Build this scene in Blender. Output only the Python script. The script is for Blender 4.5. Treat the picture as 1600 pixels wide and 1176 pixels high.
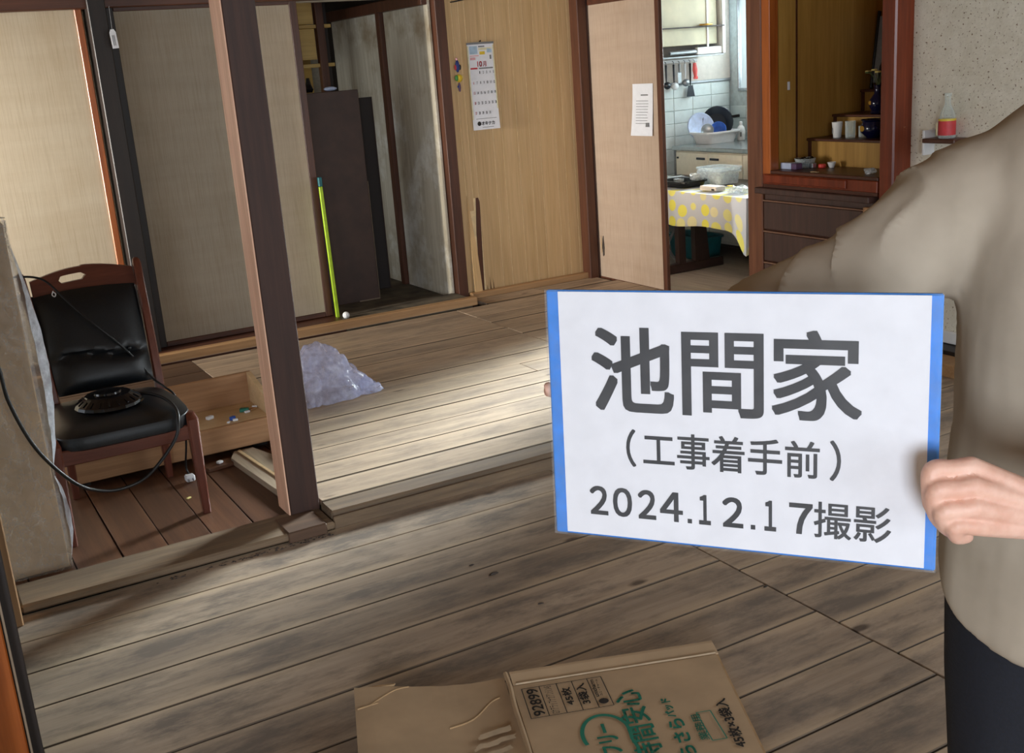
import bpy, bmesh, math, random
from mathutils import Vector, Matrix, noise
for o in list(bpy.data.objects): bpy.data.objects.remove(o)
random.seed(7)
sc = bpy.context.scene; col = sc.collection
R = math.radians
# ------------------------------------------------------------------ camera
cam = bpy.data.cameras.new('camera'); camo = bpy.data.objects.new('camera', cam); col.objects.link(camo)
cam.sensor_width = 36.0; cam.lens = 38.79; cam.clip_start = 0.02
rt = Vector((0.86559764, -0.4955749, -0.07173726)); dn = Vector((-0.19626231, -0.20396668, -0.95910307)); fw = Vector((0.4606754, 0.84427668, -0.27381575))
camo.matrix_world = Matrix(((rt.x, -dn.x, -fw.x, 0), (rt.y, -dn.y, -fw.y, 0), (rt.z, -dn.z, -fw.z, 1.53), (0, 0, 0, 1)))
sc.camera = camo
# ------------------------------------------------------------------ world, lights, exposure
sc.view_settings.view_transform = 'Standard'; sc.view_settings.look = 'None'
sc.view_settings.gamma = 1.0; sc.view_settings.use_curve_mapping = False
sc.view_settings.exposure = 0.08
w = bpy.data.worlds.new('sky'); sc.world = w; w.use_nodes = True
w.node_tree.nodes['Background'].inputs[0].default_value = (0.80, 0.90, 1.0, 1); w.node_tree.nodes['Background'].inputs[1].default_value = 0.9
def area(name, loc, aim, sx, sy, power, color, spread=180):
    l = bpy.data.lights.new(name, 'AREA'); l.shape = 'RECTANGLE'; l.size = sx; l.size_y = sy; l.energy = power; l.color = color; l.spread = R(spread)
    o = bpy.data.objects.new(name, l); col.objects.link(o); o.location = loc
    o.rotation_euler = (Vector(aim) - Vector(loc)).to_track_quat('-Z', 'Y').to_euler(); return o
area('side_window_daylight', (-2.2, -3.40, 1.40), (0.9, 2.5, 0.9), 1.7, 1.6, 214, (0.83, 0.90, 1.0))
area('veranda_daylight', (1.9, -3.3, 1.25), (1.9, 2.0, 0.95), 3.0, 1.7, 46, (0.85, 0.93, 1.0))
area('left_window_daylight', (-2.0, 5.93, 1.30), (0.5, 6.34, 1.15), 0.36, 1.5, 38, (1.0, 0.95, 0.86), 60)
area('kitchen_window_daylight', (6.32, 6.3, 1.70), (1.7, 4.1, 0.0), 1.45, 0.95, 70, (0.92, 0.96, 1.0), 24)
area('kitchen_fill', (6.30, 6.3, 1.66), (4.8, 6.3, 0.9), 1.45, 0.92, 42, (0.86, 0.95, 1.0))  # wide fill lamp added at the kitchen window to brighten the tiles
area('left_room_daylight', (-2.1, 4.8, 1.25), (1.0, 4.6, 0.8), 1.2, 1.4, 11, (0.95, 0.95, 1.0))
area('right_window_daylight', (4.60, 1.35, 1.15), (2.2, 2.6, 0.4), 1.9, 1.5, 38, (0.88, 0.95, 1.0))
sc.cycles.use_denoising = True
sc.cycles.max_bounces = 8; sc.cycles.transparent_max_bounces = 12
try: sc.cycles.caustics_reflective = False; sc.cycles.caustics_refractive = False
except Exception: pass

# ------------------------------------------------------------------ material helpers
def lin(v): v /= 255.0; return v / 12.92 if v <= 0.04045 else ((v + 0.055) / 1.055) ** 2.4
def C3(c): return (lin(c[0]), lin(c[1]), lin(c[2]), 1.0)
class NT:
    def __init__(s, name):
        s.m = bpy.data.materials.new(name); s.m.use_nodes = True
        s.t = s.m.node_tree; s.b = s.t.nodes['Principled BSDF']; s.out = s.t.nodes['Material Output']
    def n(s, typ, ins=None, **kw):
        x = s.t.nodes.new(typ)
        for k, v in kw.items(): setattr(x, k, v)
        for k, v in (ins or {}).items(): s.set(x.inputs[k], v)
        return x
    def set(s, sock, v):
        if hasattr(v, 'is_output') or isinstance(v, bpy.types.NodeSocket): s.t.links.new(v, sock)
        else: sock.default_value = v
    def coord(s, scale=(1, 1, 1), rand=True, kind='Object'):
        c = s.n('ShaderNodeTexCoord').outputs[kind]
        if rand:
            oi = s.n('ShaderNodeObjectInfo').outputs['Random']
            ml = s.n('ShaderNodeMath', {0: oi, 1: 37.0}, operation='MULTIPLY').outputs[0]
            c = s.n('ShaderNodeVectorMath', {0: c, 1: s.n('ShaderNodeCombineXYZ', {0: ml, 1: ml, 2: ml}).outputs[0]}, operation='ADD').outputs[0]
        return s.n('ShaderNodeVectorMath', {0: c, 1: scale}, operation='MULTIPLY').outputs[0]
    def noise(s, vec, scale, detail=4, rough=0.55):
        return s.n('ShaderNodeTexNoise', {'Vector': vec, 'Scale': scale, 'Detail': detail, 'Roughness': rough}).outputs['Fac']
    def ramp(s, fac, stops):
        r = s.n('ShaderNodeValToRGB', {'Fac': fac}); e = r.color_ramp.elements
        while len(e) < len(stops): e.new(0.5)
        for el, (p, c) in zip(e, stops):
            el.position = p; el.color = C3(c) if max(c) > 1 or len(c) == 3 else c
        return r.outputs['Color']
    def mask(s, fac, a, b):
        return s.n('ShaderNodeMapRange', {'Value': fac, 'From Min': a, 'From Max': b}).outputs[0]
    def mix(s, f, a, b, blend='MIX'):
        x = s.n('ShaderNodeMix', data_type='RGBA', blend_type=blend)
        s.set(x.inputs[0], f); s.set(x.inputs[6], a); s.set(x.inputs[7], b); return x.outputs[2]
    def bump(s, h, strength=0.3, dist=0.01):
        s.set(s.b.inputs['Normal'], s.n('ShaderNodeBump', {'Height': h, 'Strength': strength, 'Distance': dist}).outputs[0])
    def done(s, colour=None, rough=0.6, **kw):
        if colour is not None: s.set(s.b.inputs['Base Color'], colour)
        s.set(s.b.inputs['Roughness'], rough)
        for k, v in kw.items(): s.set(s.b.inputs[k.replace('_', ' ')], v)
        return s.m
def plain(name, c, rough=0.5, var=0.06, bump=0.0, scale=30, **kw):
    t = NT(name); v = t.coord(); n = t.noise(v, scale, 3)
    a = tuple(max(0, x * (1 - var)) for x in c); b = tuple(min(255, x * (1 + var)) for x in c)
    colr = t.ramp(n, [(0.3, a), (0.7, b)])
    if bump: t.bump(n, bump, 0.003)
    return t.done(colr, rough, **kw)
def wood(name, dark, light, axis=0, rough=0.5, grain=22, blot=0.25, tint=0.12, bump=0.12, knots=False, stain=None, stain_amt=0.6, edge=None):
    t = NT(name); sc_ = [9.0, 9.0, 9.0]; sc_[axis] = 0.55
    v = t.coord(tuple(sc_)); n1 = t.noise(v, grain / 9.0, 6, 0.65)
    sc2 = [40.0, 40.0, 40.0]; sc2[axis] = 1.2
    n2 = t.noise(t.coord(tuple(sc2)), 2.2, 4, 0.6)
    base = t.ramp(n1, [(0.28, dark), (0.72, light)])
    base = t.mix(t.mask(n2, 0.45, 0.8), base, t.mix(1.0, base, (0.80, 0.77, 0.74, 1), 'MULTIPLY'))
    oi = t.n('ShaderNodeObjectInfo').outputs['Random']
    k = t.n('ShaderNodeMapRange', {'Value': oi, 'To Min': 1 - tint, 'To Max': 1 + tint}).outputs[0]
    base = t.mix(1.0, base, t.n('ShaderNodeCombineXYZ', {0: k, 1: k, 2: k}).outputs[0], 'MULTIPLY')
    if blot:
        sb = [1.6] * 3; sb[axis] = 0.7
        base = t.mix(t.n('ShaderNodeMath', {0: t.mask(t.noise(t.coord(tuple(sb)), 2.2, 5, 0.65), 0.40, 0.68), 1: blot}, operation='MULTIPLY').outputs[0], base, C3(stain or dark))
    if stain:
        ss = [9.0] * 3; ss[axis] = 3.2
        m = t.mask(t.noise(t.coord(tuple(ss)), 1.0, 8, 0.72), 0.46, 0.62)
        if edge:
            sep = t.n('ShaderNodeSeparateXYZ', {0: t.n('ShaderNodeTexCoord').outputs['Object']}).outputs[1]
            ed = t.mask(t.n('ShaderNodeMath', {0: t.n('ShaderNodeMath', {0: sep}, operation='ABSOLUTE').outputs[0], 1: t.n('ShaderNodeMath', {0: t.noise(t.coord((1.2, 3, 3)), 1.5, 3), 1: 0.09}, operation='MULTIPLY').outputs[0]}, operation='ADD').outputs[0], edge[1] - 0.022, edge[1] + 0.028)
            base = t.mix(t.n('ShaderNodeMath', {0: ed, 1: 0.75}, operation='MULTIPLY').outputs[0], base, C3(edge[0]))
            m = t.n('ShaderNodeMath', {0: m, 1: t.n('ShaderNodeMath', {0: 1.0, 1: ed}, operation='SUBTRACT').outputs[0]}, operation='MULTIPLY').outputs[0]
        base = t.mix(t.n('ShaderNodeMath', {0: m, 1: stain_amt}, operation='MULTIPLY').outputs[0], base, C3(stain))
    if knots:
        sk = [1.0] * 3; sk[axis] = 0.45
        vo = t.n('ShaderNodeTexVoronoi', {'Vector': t.coord(tuple(sk)), 'Scale': 5.2}).outputs['Distance']
        kn = t.mask(t.n('ShaderNodeMath', {0: vo, 1: t.n('ShaderNodeMath', {0: n1, 1: 0.12}, operation='MULTIPLY').outputs[0]}, operation='ADD').outputs[0], 0.155, 0.105)
        base = t.mix(t.n('ShaderNodeMath', {0: kn, 1: 0.8}, operation='MULTIPLY').outputs[0], base, C3((58, 42, 32)))
    if edge:
        ay_ = t.n('ShaderNodeMath', {0: t.n('ShaderNodeSeparateXYZ', {0: t.n('ShaderNodeTexCoord').outputs['Object']}).outputs[1]}, operation='ABSOLUTE').outputs[0]
        dk = t.mask(t.n('ShaderNodeMath', {0: ay_, 1: t.n('ShaderNodeMath', {0: n2, 1: 0.004}, operation='MULTIPLY').outputs[0]}, operation='ADD').outputs[0], edge[2] - 0.0045, edge[2] - 0.001)
        base = t.mix(t.n('ShaderNodeMath', {0: dk, 1: 0.85}, operation='MULTIPLY').outputs[0], base, C3((58, 46, 36)))
    t.bump(n2, bump, 0.004)
    return t.done(base, rough)
def cloth_panel(name, a, b, rough=0.85):
    t = NT(name)
    n1 = t.noise(t.coord((0.6, 0.6, 5.0), False), 2.0, 5, 0.6)
    n2 = t.noise(t.coord((70, 70, 2.0), False), 2.0, 3, 0.7)
    n3 = t.noise(t.coord((1.3, 1.3, 0.8), False), 1.6, 4)
    colr = t.ramp(n1, [(0.3, a), (0.7, b)])
    colr = t.mix(t.mask(n2, 0.45, 0.8), colr, t.mix(1.0, colr, (0.80, 0.76, 0.70, 1), 'MULTIPLY'))
    colr = t.mix(t.mask(n3, 0.5, 0.8), colr, t.mix(1.0, colr, (0.86, 0.80, 0.72, 1), 'MULTIPLY'))
    t.bump(n2, 0.1, 0.002); return t.done(colr, rough)
def film(name, colour, opacity, rough=0.18, wr=60):
    t = NT(name); v = t.coord(); n = t.noise(v, wr, 5, 0.7)
    t.set(t.b.inputs['Base Color'], C3(colour)); t.b.inputs['Roughness'].default_value = rough
    t.bump(n, 0.35, 0.006)
    tr = t.n('ShaderNodeBsdfTransparent')
    f = t.n('ShaderNodeMapRange', {'Value': n, 'From Min': 0.35, 'From Max': 0.75, 'To Min': opacity * 0.6, 'To Max': min(1, opacity * 1.5)}).outputs[0]
    mx = t.n('ShaderNodeMixShader', {0: f, 1: tr.outputs[0], 2: t.b.outputs[0]})
    t.t.links.new(mx.outputs[0], t.out.inputs['Surface']); return t.m
def ridged(name, colour, lo, hi, sc_=(9, 9, 4), rough=0.16):
    t = NT(name); v = t.coord(sc_, False)
    n = t.noise(v, 2.2, 6, 0.6); r1 = t.n('ShaderNodeMath', {0: t.n('ShaderNodeMath', {0: n, 1: 0.5}, operation='SUBTRACT').outputs[0]}, operation='ABSOLUTE').outputs[0]
    n2 = t.noise(v, 6.0, 5, 0.6); r2 = t.n('ShaderNodeMath', {0: t.n('ShaderNodeMath', {0: n2, 1: 0.5}, operation='SUBTRACT').outputs[0]}, operation='ABSOLUTE').outputs[0]
    k = t.n('ShaderNodeMath', {0: t.mask(r1, 0.035, 0.0), 1: t.mask(r2, 0.03, 0.0)}, operation='MAXIMUM').outputs[0]
    t.set(t.b.inputs['Base Color'], C3(colour)); t.b.inputs['Roughness'].default_value = rough
    t.bump(t.n('ShaderNodeMath', {0: r1, 1: r2}, operation='ADD').outputs[0], 0.5, 0.02)
    f = t.n('ShaderNodeMapRange', {'Value': k, 'To Min': lo, 'To Max': hi}).outputs[0]
    mx = t.n('ShaderNodeMixShader', {0: f, 1: t.n('ShaderNodeBsdfTransparent').outputs[0], 2: t.b.outputs[0]})
    t.t.links.new(mx.outputs[0], t.out.inputs['Surface']); return t.m
def glassy(name, colour=(240, 248, 248), op=0.18, rough=0.05):
    t = NT(name); t.set(t.b.inputs['Base Color'], C3(colour)); t.b.inputs['Roughness'].default_value = rough
    tr = t.n('ShaderNodeBsdfTransparent', {'Color': (0.93, 0.97, 0.96, 1)}); lw = t.n('ShaderNodeLayerWeight', {'Blend': 0.35}).outputs['Facing']
    f = t.n('ShaderNodeMapRange', {'Value': lw, 'To Min': op, 'To Max': 0.8}).outputs[0]
    mx = t.n('ShaderNodeMixShader', {0: f, 1: tr.outputs[0], 2: t.b.outputs[0]})
    t.t.links.new(mx.outputs[0], t.out.inputs['Surface']); return t.m

M = {}
M['floor'] = wood('weathered floor planks', (152, 134, 116), (184, 164, 142), 0, 0.6, 20, 0.3, 0.11, 0.15, True, (108, 98, 89), 0.85, ((194, 171, 142), 0.128, 0.1025))
M['floor2'] = wood('pale floor planks', (164, 144, 122), (196, 174, 150), 0, 0.55, 20, 0.2, 0.09, 0.15, True, (126, 112, 100), 0.65, ((202, 178, 150), 0.118, 0.0912))
M['brownshade'] = wood('brown block and shaded strip wood', (72, 52, 38), (104, 78, 58), 0, 0.6, 22, 0.3, 0.08, 0.12)  # true brown on the post block, painted shade on the strip planks
M['floordark'] = wood('red brown floor boards', (74, 46, 32), (112, 74, 50), 1, 0.5, 22, 0.3, 0.14, 0.12)
M['floorgrey'] = wood('pale grey sheet floor', (142, 132, 122), (178, 168, 156), 1, 0.5, 26, 0.15, 0.06, 0.05)
M['closetfloor'] = plain('dusty closet floor', (92, 84, 70), 0.8, 0.25, scale=8)
M['sub'] = plain('dark underfloor', (34, 28, 24), 0.9)
M['beam'] = wood('old threshold timber', (92, 75, 58), (140, 117, 90), 0, 0.7, 26, 0.3, 0.1, 0.3, True, (96, 82, 68), 0.5)
M['sill'] = wood('pale sill timber', (150, 112, 74), (190, 152, 108), 0, 0.6, 24, 0.15, 0.05)
M['postdark'] = wood('dark stained post', (46, 27, 20), (72, 45, 34), 2, 0.6, 30, 0.4, 0.05, 0.12)
M['postpale'] = wood('raw planed post face', (212, 160, 130), (240, 196, 166), 2, 0.6, 26, 0.0, 0.04)
M['blackwood'] = wood('blackened pillar wood', (20, 15, 13), (44, 32, 26), 2, 0.5, 30, 0.3, 0.05)
M['brownwood'] = wood('red brown trim wood', (66, 38, 26), (104, 62, 42), 2, 0.42, 30, 0.2, 0.06)
M['brownwoodx'] = wood('red brown rail wood', (66, 38, 26), (104, 62, 42), 0, 0.42, 30, 0.2, 0.06)
M['orangewood'] = wood('orange varnished frame wood', (140, 70, 26), (186, 104, 46), 2, 0.35, 26, 0.1, 0.06)
M['jambwood'] = wood('knotty door jamb wood', (92, 54, 36), (136, 86, 58), 2, 0.45, 28, 0.15, 0.05, 0.15, True)
M['redpost'] = wood('glossy red brown pillar', (96, 38, 20), (142, 64, 34), 2, 0.3, 26, 0.1, 0.05)
M['tanwood'] = wood('tan jamb wood', (120, 88, 56), (168, 128, 86), 2, 0.6, 26, 0.1, 0.05)
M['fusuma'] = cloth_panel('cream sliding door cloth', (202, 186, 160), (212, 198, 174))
M['fusumashade'] = cloth_panel('shaded door cloth', (164, 154, 136), (174, 164, 146))  # cream door cloth darkened, shade put into its colour
M['doorply'] = cloth_panel('pinkish beige door board', (180, 158, 138), (190, 168, 148))
M['panel'] = wood('printed wood wall panel', (198, 164, 114), (216, 184, 138), 2, 0.5, 26, 0.05, 0.03, 0.04)
M['panelgap'] = plain('pale groove lining', (236, 212, 164), 0.6)
M['splinter'] = wood('fresh splintered ply', (206, 168, 116), (228, 192, 140), 2, 0.6, 20, 0.0, 0.02)
M['stained'] = None
t = NT('stained closet wall'); v = t.coord((1, 1, 1), False)
base = t.ramp(t.noise(t.coord((30, 30, 1.5), False), 1.5, 4), [(0.3, (186, 174, 150)), (0.7, (214, 204, 182))])
base = t.mix(t.mask(t.noise(v, 2.4, 7, 0.7), 0.5, 0.66), base, C3((236, 232, 220)))
base = t.mix(t.mask(t.noise(v, 1.7, 5, 0.6), 0.42, 0.30), base, C3((160, 142, 114)))
M['stained'] = t.done(base, 0.85)
M['plaster'] = plain('upper plaster', (186, 176, 156), 0.9, 0.05, 0.1, 60)
t = NT('speckled sand wall'); v = t.coord((1, 1, 1), False)
base = t.ramp(t.noise(v, 14, 6, 0.7), [(0.35, (222, 218, 200)), (0.65, (236, 233, 218))])
base = t.mix(t.mask(t.noise(v, 85, 2, 0.5), 0.635, 0.70), base, C3((120, 96, 66)))
t.bump(t.noise(v, 90, 3), 0.5, 0.004); M['sandwall'] = t.done(base, 0.9)
M['ceiling'] = wood('ceiling boards', (120, 92, 62), (160, 126, 88), 0, 0.7)
M['cardboard'] = plain('corrugated cardboard', (180, 154, 122), 0.8, 0.05, 0.05, 7)
M['cardedge'] = plain('cardboard cut edge', (176, 146, 108), 0.85)
M['tape'] = plain('paper scuff', (186, 166, 138), 0.7)
M['inkgreen'] = plain('green print', (30, 122, 100), 0.7, 0.04)
M['inkblack'] = plain('black print', (34, 30, 28), 0.7, 0.04)
M['signink'] = plain('grey black sign print', (44, 47, 52), 0.4, 0.03)
M['paper'] = plain('white paper', (232, 234, 240), 0.55, 0.015)
M['sleeve'] = film('clear sleeve film', (250, 252, 255), 0.05, 0.08, 14)
M['blueboard'] = plain('blue plastic board', (4, 128, 226), 0.35, 0.06, 0.15, 40)
M['filmblue'] = film('wrinkled clear tape', (200, 225, 255), 0.09, 0.12, 90)
M['shirt'] = None
t = NT('khaki jersey'); v = t.coord((1, 1, 1), False)
base = t.ramp(t.noise(v, 9, 5), [(0.3, (170, 158, 140)), (0.7, (186, 174, 156))])
t.bump(t.noise(t.coord((1, 1, 0.4), False), 11, 2, 0.5), 0.30, 0.03); M['shirt'] = t.done(base, 0.95)
M['pants'] = plain('navy trousers cloth', (15, 18, 28), 0.85, 0.15, 0.2, 200)
t = NT('skin'); v = t.coord((1, 1, 1), False)
base = t.ramp(t.noise(v, 45, 4), [(0.3, (220, 170, 148)), (0.7, (236, 194, 174))])
t.bump(t.noise(v, 260, 3), 0.18, 0.001)
M['skin'] = t.done(base, 0.5, Subsurface_Weight=0.08)
M['nail'] = plain('finger nail', (226, 178, 162), 0.3)
M['hair'] = plain('black hair', (22, 19, 18), 0.5, 0.2, 0.4, 120)
M['eyewhite'] = plain('eye white', (232, 228, 222), 0.3); M['lips'] = plain('lips', (170, 96, 86), 0.5)
M['shoe'] = plain('dark canvas shoe', (40, 40, 46), 0.8); M['rubber'] = plain('rubber sole', (150, 146, 140), 0.7)
M['leather'] = plain('black vinyl leather', (18, 22, 26), 0.38, 0.2, 0.12, 160)
M['chairwood'] = wood('chair frame wood', (84, 42, 30), (120, 66, 48), 2, 0.35, 26, 0.1, 0.03)
M['chairwoodx'] = wood('chair rail wood', (84, 42, 30), (120, 66, 48), 0, 0.35, 26, 0.1, 0.03)
M['blackgloss'] = plain('glossy black plastic', (14, 14, 17), 0.15, 0.1)
M['cable'] = plain('black cable sheath', (16, 16, 17), 0.45)
M['boxwood'] = wood('raw box timber', (150, 108, 72), (186, 142, 100), 0, 0.6, 24, 0.1, 0.05, 0.15, True)
M['boxply'] = wood('pale box bottom', (196, 164, 120), (216, 186, 144), 0, 0.6, 20, 0.05, 0.03)
M['board'] = wood('grey offcut board', (130, 112, 92), (176, 156, 132), 1, 0.7, 24, 0.2, 0.05)
M['white'] = plain('white plastic', (232, 234, 236), 0.4, 0.02)
M['bluechip'] = plain('blue plastic bit', (40, 84, 170), 0.4); M['greenchip'] = plain('green plastic bit', (20, 110, 90), 0.4)
M['bag'] = film('crumpled bluish plastic bag', (206, 214, 252), 0.50, 0.2, 16)
M['wrapfilm'] = ridged('wrinkled wrapping film', (232, 228, 220), 0.20, 0.34, (3.4, 3.4, 2.2))
M['wrapwhite'] = film('loose milky film', (200, 206, 216), 0.72, 0.3, 22)
M['cabinet'] = plain('dark brown cabinet board', (66, 46, 38), 0.55, 0.1, scale=12)
M['cabedge'] = plain('worn cabinet edge', (130, 112, 92), 0.6)
M['darkcab'] = plain('darker brown board', (34, 26, 24), 0.7)
M['lime'] = plain('lime green plastic', (166, 200, 30), 0.45)
M['yellowwood'] = wood('yellow shelf plywood', (190, 154, 84), (214, 180, 108), 0, 0.5, 24, 0.1, 0.05)
M['altarpanel'] = wood('ochre altar panel', (160, 120, 54), (190, 148, 76), 2, 0.4, 26, 0.1, 0.04)
M['altardark'] = wood('dark altar tread', (62, 32, 20), (92, 50, 32), 1, 0.4, 26, 0.1, 0.04)
M['drawer'] = wood('dark drawer front', (58, 38, 32), (84, 58, 50), 2, 0.5, 30, 0.2, 0.05)
M['drawergap'] = plain('light worn drawer rail', (132, 98, 78), 0.6)
M['tile'] = plain('white glazed tile', (212, 222, 222), 0.22, 0.02)
M['grout'] = plain('tile grout', (182, 194, 196), 0.8)
M['kplaster'] = plain('kitchen wall board', (206, 200, 192), 0.8, 0.03)
M['steel'] = plain('sink steel', (176, 182, 184), 0.25, 0.04, Metallic=0.85)
M['cream'] = plain('cream cabinet door', (224, 218, 200), 0.4, 0.02)
M['hoodcream'] = plain('greasy hood panel', (204, 198, 170), 0.5, 0.06, scale=6)
M['whiteenamel'] = plain('white enamel', (240, 242, 242), 0.25, 0.01)
M['gold'] = plain('brass coloured metal', (190, 146, 60), 0.3, Metallic=0.7)
M['red'] = plain('red plastic', (214, 66, 60), 0.45); M['greymetal'] = plain('grey metal', (150, 154, 158), 0.3, Metallic=0.6)
M['darkpan'] = plain('dark pan enamel', (30, 36, 46), 0.3); M['bluebowl'] = plain('blue white bowl', (70, 110, 190), 0.25)
M['paleblue'] = plain('pale blue tray', (196, 210, 240), 0.35)
M['tablewood'] = plain('dark table wood', (50, 34, 30), 0.4, 0.12)
M['teal'] = plain('teal plastic', (16, 96, 104), 0.5)
M['navyblue'] = plain('dark blue metal', (26, 44, 84), 0.4)
M['clearfilm'] = film('clear food wrap', (226, 236, 240), 0.5, 0.12, 40)
M['yellow'] = plain('yellow print', (236, 206, 40), 0.5)
M['cobalt'] = plain('cobalt glazed porcelain', (12, 16, 48), 0.12, 0.1)
M['flower'] = plain('faded artificial petals', (206, 190, 120), 0.7, 0.2); M['leafgreen'] = plain('dull leaf green', (70, 80, 40), 0.7)
M['frameblack'] = plain('black picture frame', (18, 16, 16), 0.3)
M['photogrey'] = plain('grey photo paper', (150, 158, 166), 0.3); M['photodark'] = plain('dark photo tone', (34, 32, 34), 0.4)
M['glass'] = glassy('clear glass'); M['redlabel'] = plain('red bottle label', (206, 64, 70), 0.5); M['yellowlabel'] = plain('yellow label edge', (222, 196, 70), 0.5)
M['calred'] = plain('red print', (200, 60, 70), 0.6); M['calgrey'] = plain('grey print', (120, 122, 124), 0.6); M['calblue'] = plain('pale blue print', (170, 196, 216), 0.6); M['calpink'] = plain('pink print', (224, 170, 176), 0.6)
M['calyellow'] = plain('cream calendar border', (226, 220, 180), 0.6)
M['toyblue'] = plain('blue painted toy', (40, 60, 130), 0.5); M['toyyellow'] = plain('yellow painted toy', (220, 190, 50), 0.5); M['toygreen'] = plain('green painted toy', (80, 150, 70), 0.5)
M['purplebox'] = plain('purple box print', (96, 70, 104), 0.5)
M['dirt'] = plain('dark dirt', (62, 54, 48), 0.9, 0.3)

# ------------------------------------------------------------------ geometry helpers
class G:
    def __init__(s): s.v = []; s.f = []; s.uv = None
    def add(s, vs, fs):
        k = len(s.v); s.v += [Vector(p) for p in vs]; s.f += [tuple(i + k for i in q) for q in fs]; return s
    def box(s, x0, x1, y0, y1, z0, z1, b=0.0, mat=None):
        x0, x1 = min(x0, x1), max(x0, x1); y0, y1 = min(y0, y1), max(y0, y1); z0, z1 = min(z0, z1), max(z0, z1)
        b = min(b, (x1 - x0) * .45, (y1 - y0) * .45, (z1 - z0) * .45)
        if b <= 0:
            vs = [(x, y, z) for x in (x0, x1) for y in (y0, y1) for z in (z0, z1)]
            fs = [(0, 1, 3, 2), (4, 6, 7, 5), (0, 4, 5, 1), (2, 3, 7, 6), (0, 2, 6, 4), (1, 5, 7, 3)]
        else:
            bm = bmesh.new(); bmesh.ops.create_cube(bm, size=1)
            for q in bm.verts: q.co = Vector(((x0 + x1) / 2 + q.co.x * (x1 - x0), (y0 + y1) / 2 + q.co.y * (y1 - y0), (z0 + z1) / 2 + q.co.z * (z1 - z0)))
            bmesh.ops.bevel(bm, geom=list(bm.edges), offset=b, segments=1, affect='EDGES')
            bm.verts.index_update(); vs = [q.co.copy() for q in bm.verts]; fs = [[q.index for q in f.verts] for f in bm.faces]; bm.free()
        if mat is not None: vs = [mat @ Vector(p) for p in vs]
        return s.add(vs, fs)
    def tube(s, pts, rad, n=10, cap=True, flat=1.0, up=None):
        pts = [Vector(p) for p in pts]; rad = rad if isinstance(rad, (list, tuple)) else [rad] * len(pts)
        rings = []; prev = Vector(up) if up else None
        for i, p in enumerate(pts):
            d = (pts[min(i + 1, len(pts) - 1)] - pts[max(i - 1, 0)]).normalized()
            if prev is None: prev = Vector((0, 0, 1)) if abs(d.z) < 0.9 else Vector((1, 0, 0))
            a = (prev - d * prev.dot(d)).normalized(); b = d.cross(a); prev = a
            rings.append([p + (a * math.cos(2 * math.pi * k / n) + b * math.sin(2 * math.pi * k / n) * flat) * rad[i] for k in range(n)])
        return s.rings(rings, cap)
    def rings(s, rings, cap=True, closed=True):
        n = len(rings[0]); k = len(s.v); 
        for r in rings: s.v += [Vector(p) for p in r]
        for i in range(len(rings) - 1):
            for j in range(n if closed else n - 1):
                s.f.append((k + i * n + j, k + i * n + (j + 1) % n, k + (i + 1) * n + (j + 1) % n, k + (i + 1) * n + j))
        if cap:
            s.f.append(tuple(k + j for j in reversed(range(n)))); s.f.append(tuple(k + (len(rings) - 1) * n + j for j in range(n)))
        return s
    def lathe(s, prof, c, n=24, sx=1, sy=1, cap=True):
        c = Vector(c)
        return s.rings([[c + Vector((r * math.cos(2 * math.pi * k / n) * sx, r * math.sin(2 * math.pi * k / n) * sy, z)) for k in range(n)] for r, z in prof], cap)
    def ball(s, c, r, n=10, m=7, sx=1, sy=1, sz=1):
        c = Vector(c); rr = []
        for i in range(m + 1):
            a = math.pi * (i + 0.02) / (m + 0.04) - math.pi / 2
            rr.append([c + Vector((math.cos(a) * math.cos(2 * math.pi * k / n) * r * sx, math.cos(a) * math.sin(2 * math.pi * k / n) * r * sy, math.sin(a) * r * sz)) for k in range(n)])
        return s.rings(rr)
    def grid(s, fn, nu, nv):
        k = len(s.v)
        for i in range(nu + 1):
            for j in range(nv + 1): s.v.append(Vector(fn(i / nu, j / nv)))
        for i in range(nu):
            for j in range(nv): s.f.append((k + i * (nv + 1) + j, k + (i + 1) * (nv + 1) + j, k + (i + 1) * (nv + 1) + j + 1, k + i * (nv + 1) + j + 1))
        return s
    def poly(s, pts, thick):          # pts 2D outline in XY, extruded in z from 0 to thick
        n = len(pts); k = len(s.v)
        s.v += [Vector((p[0], p[1], 0)) for p in pts] + [Vector((p[0], p[1], thick)) for p in pts]
        s.f.append(tuple(k + i for i in reversed(range(n)))); s.f.append(tuple(k + n + i for i in range(n)))
        for i in range(n): s.f.append((k + i, k + (i + 1) % n, k + n + (i + 1) % n, k + n + i))
        return s
    def xf(s, m):
        s.v = [m @ p for p in s.v]; return s
def tag(o, label=None, cat=None, group=None, kind=None):
    if label: o['label'] = label
    if cat: o['category'] = cat
    if group: o['group'] = group
    if kind: o['kind'] = kind
    return o
def origin(o):
    p = Vector((0, 0, 0))
    while o is not None: p = p + o.location; o = o.parent
    return p
def obj(name, g, mat, parent=None, smooth=False, local=False, loc=None, fix=True):
    """links one mesh object; vertices are given in world space unless local"""
    base = Vector((0, 0, 0))
    if not local:
        base = origin(parent) if parent else Vector((0, 0, 0))
        if loc is not None: base = Vector(loc)
    me = bpy.data.meshes.new(name); me.from_pydata([p - base for p in g.v], [], g.f)
    if fix:
        bm = bmesh.new(); bm.from_mesh(me); bmesh.ops.recalc_face_normals(bm, faces=bm.faces); bm.to_mesh(me); bm.free()
    me.materials.append(M[mat] if isinstance(mat, str) else mat)
    if smooth:
        for p in me.polygons: p.use_smooth = True
        try: me.set_sharp_from_angle(angle=R(40))
        except Exception: pass
    o = bpy.data.objects.new(name, me); col.objects.link(o)
    if parent: o.parent = parent
    if not local and loc is not None: o.location = base - (origin(parent) if parent else Vector((0, 0, 0)))
    return o
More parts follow.
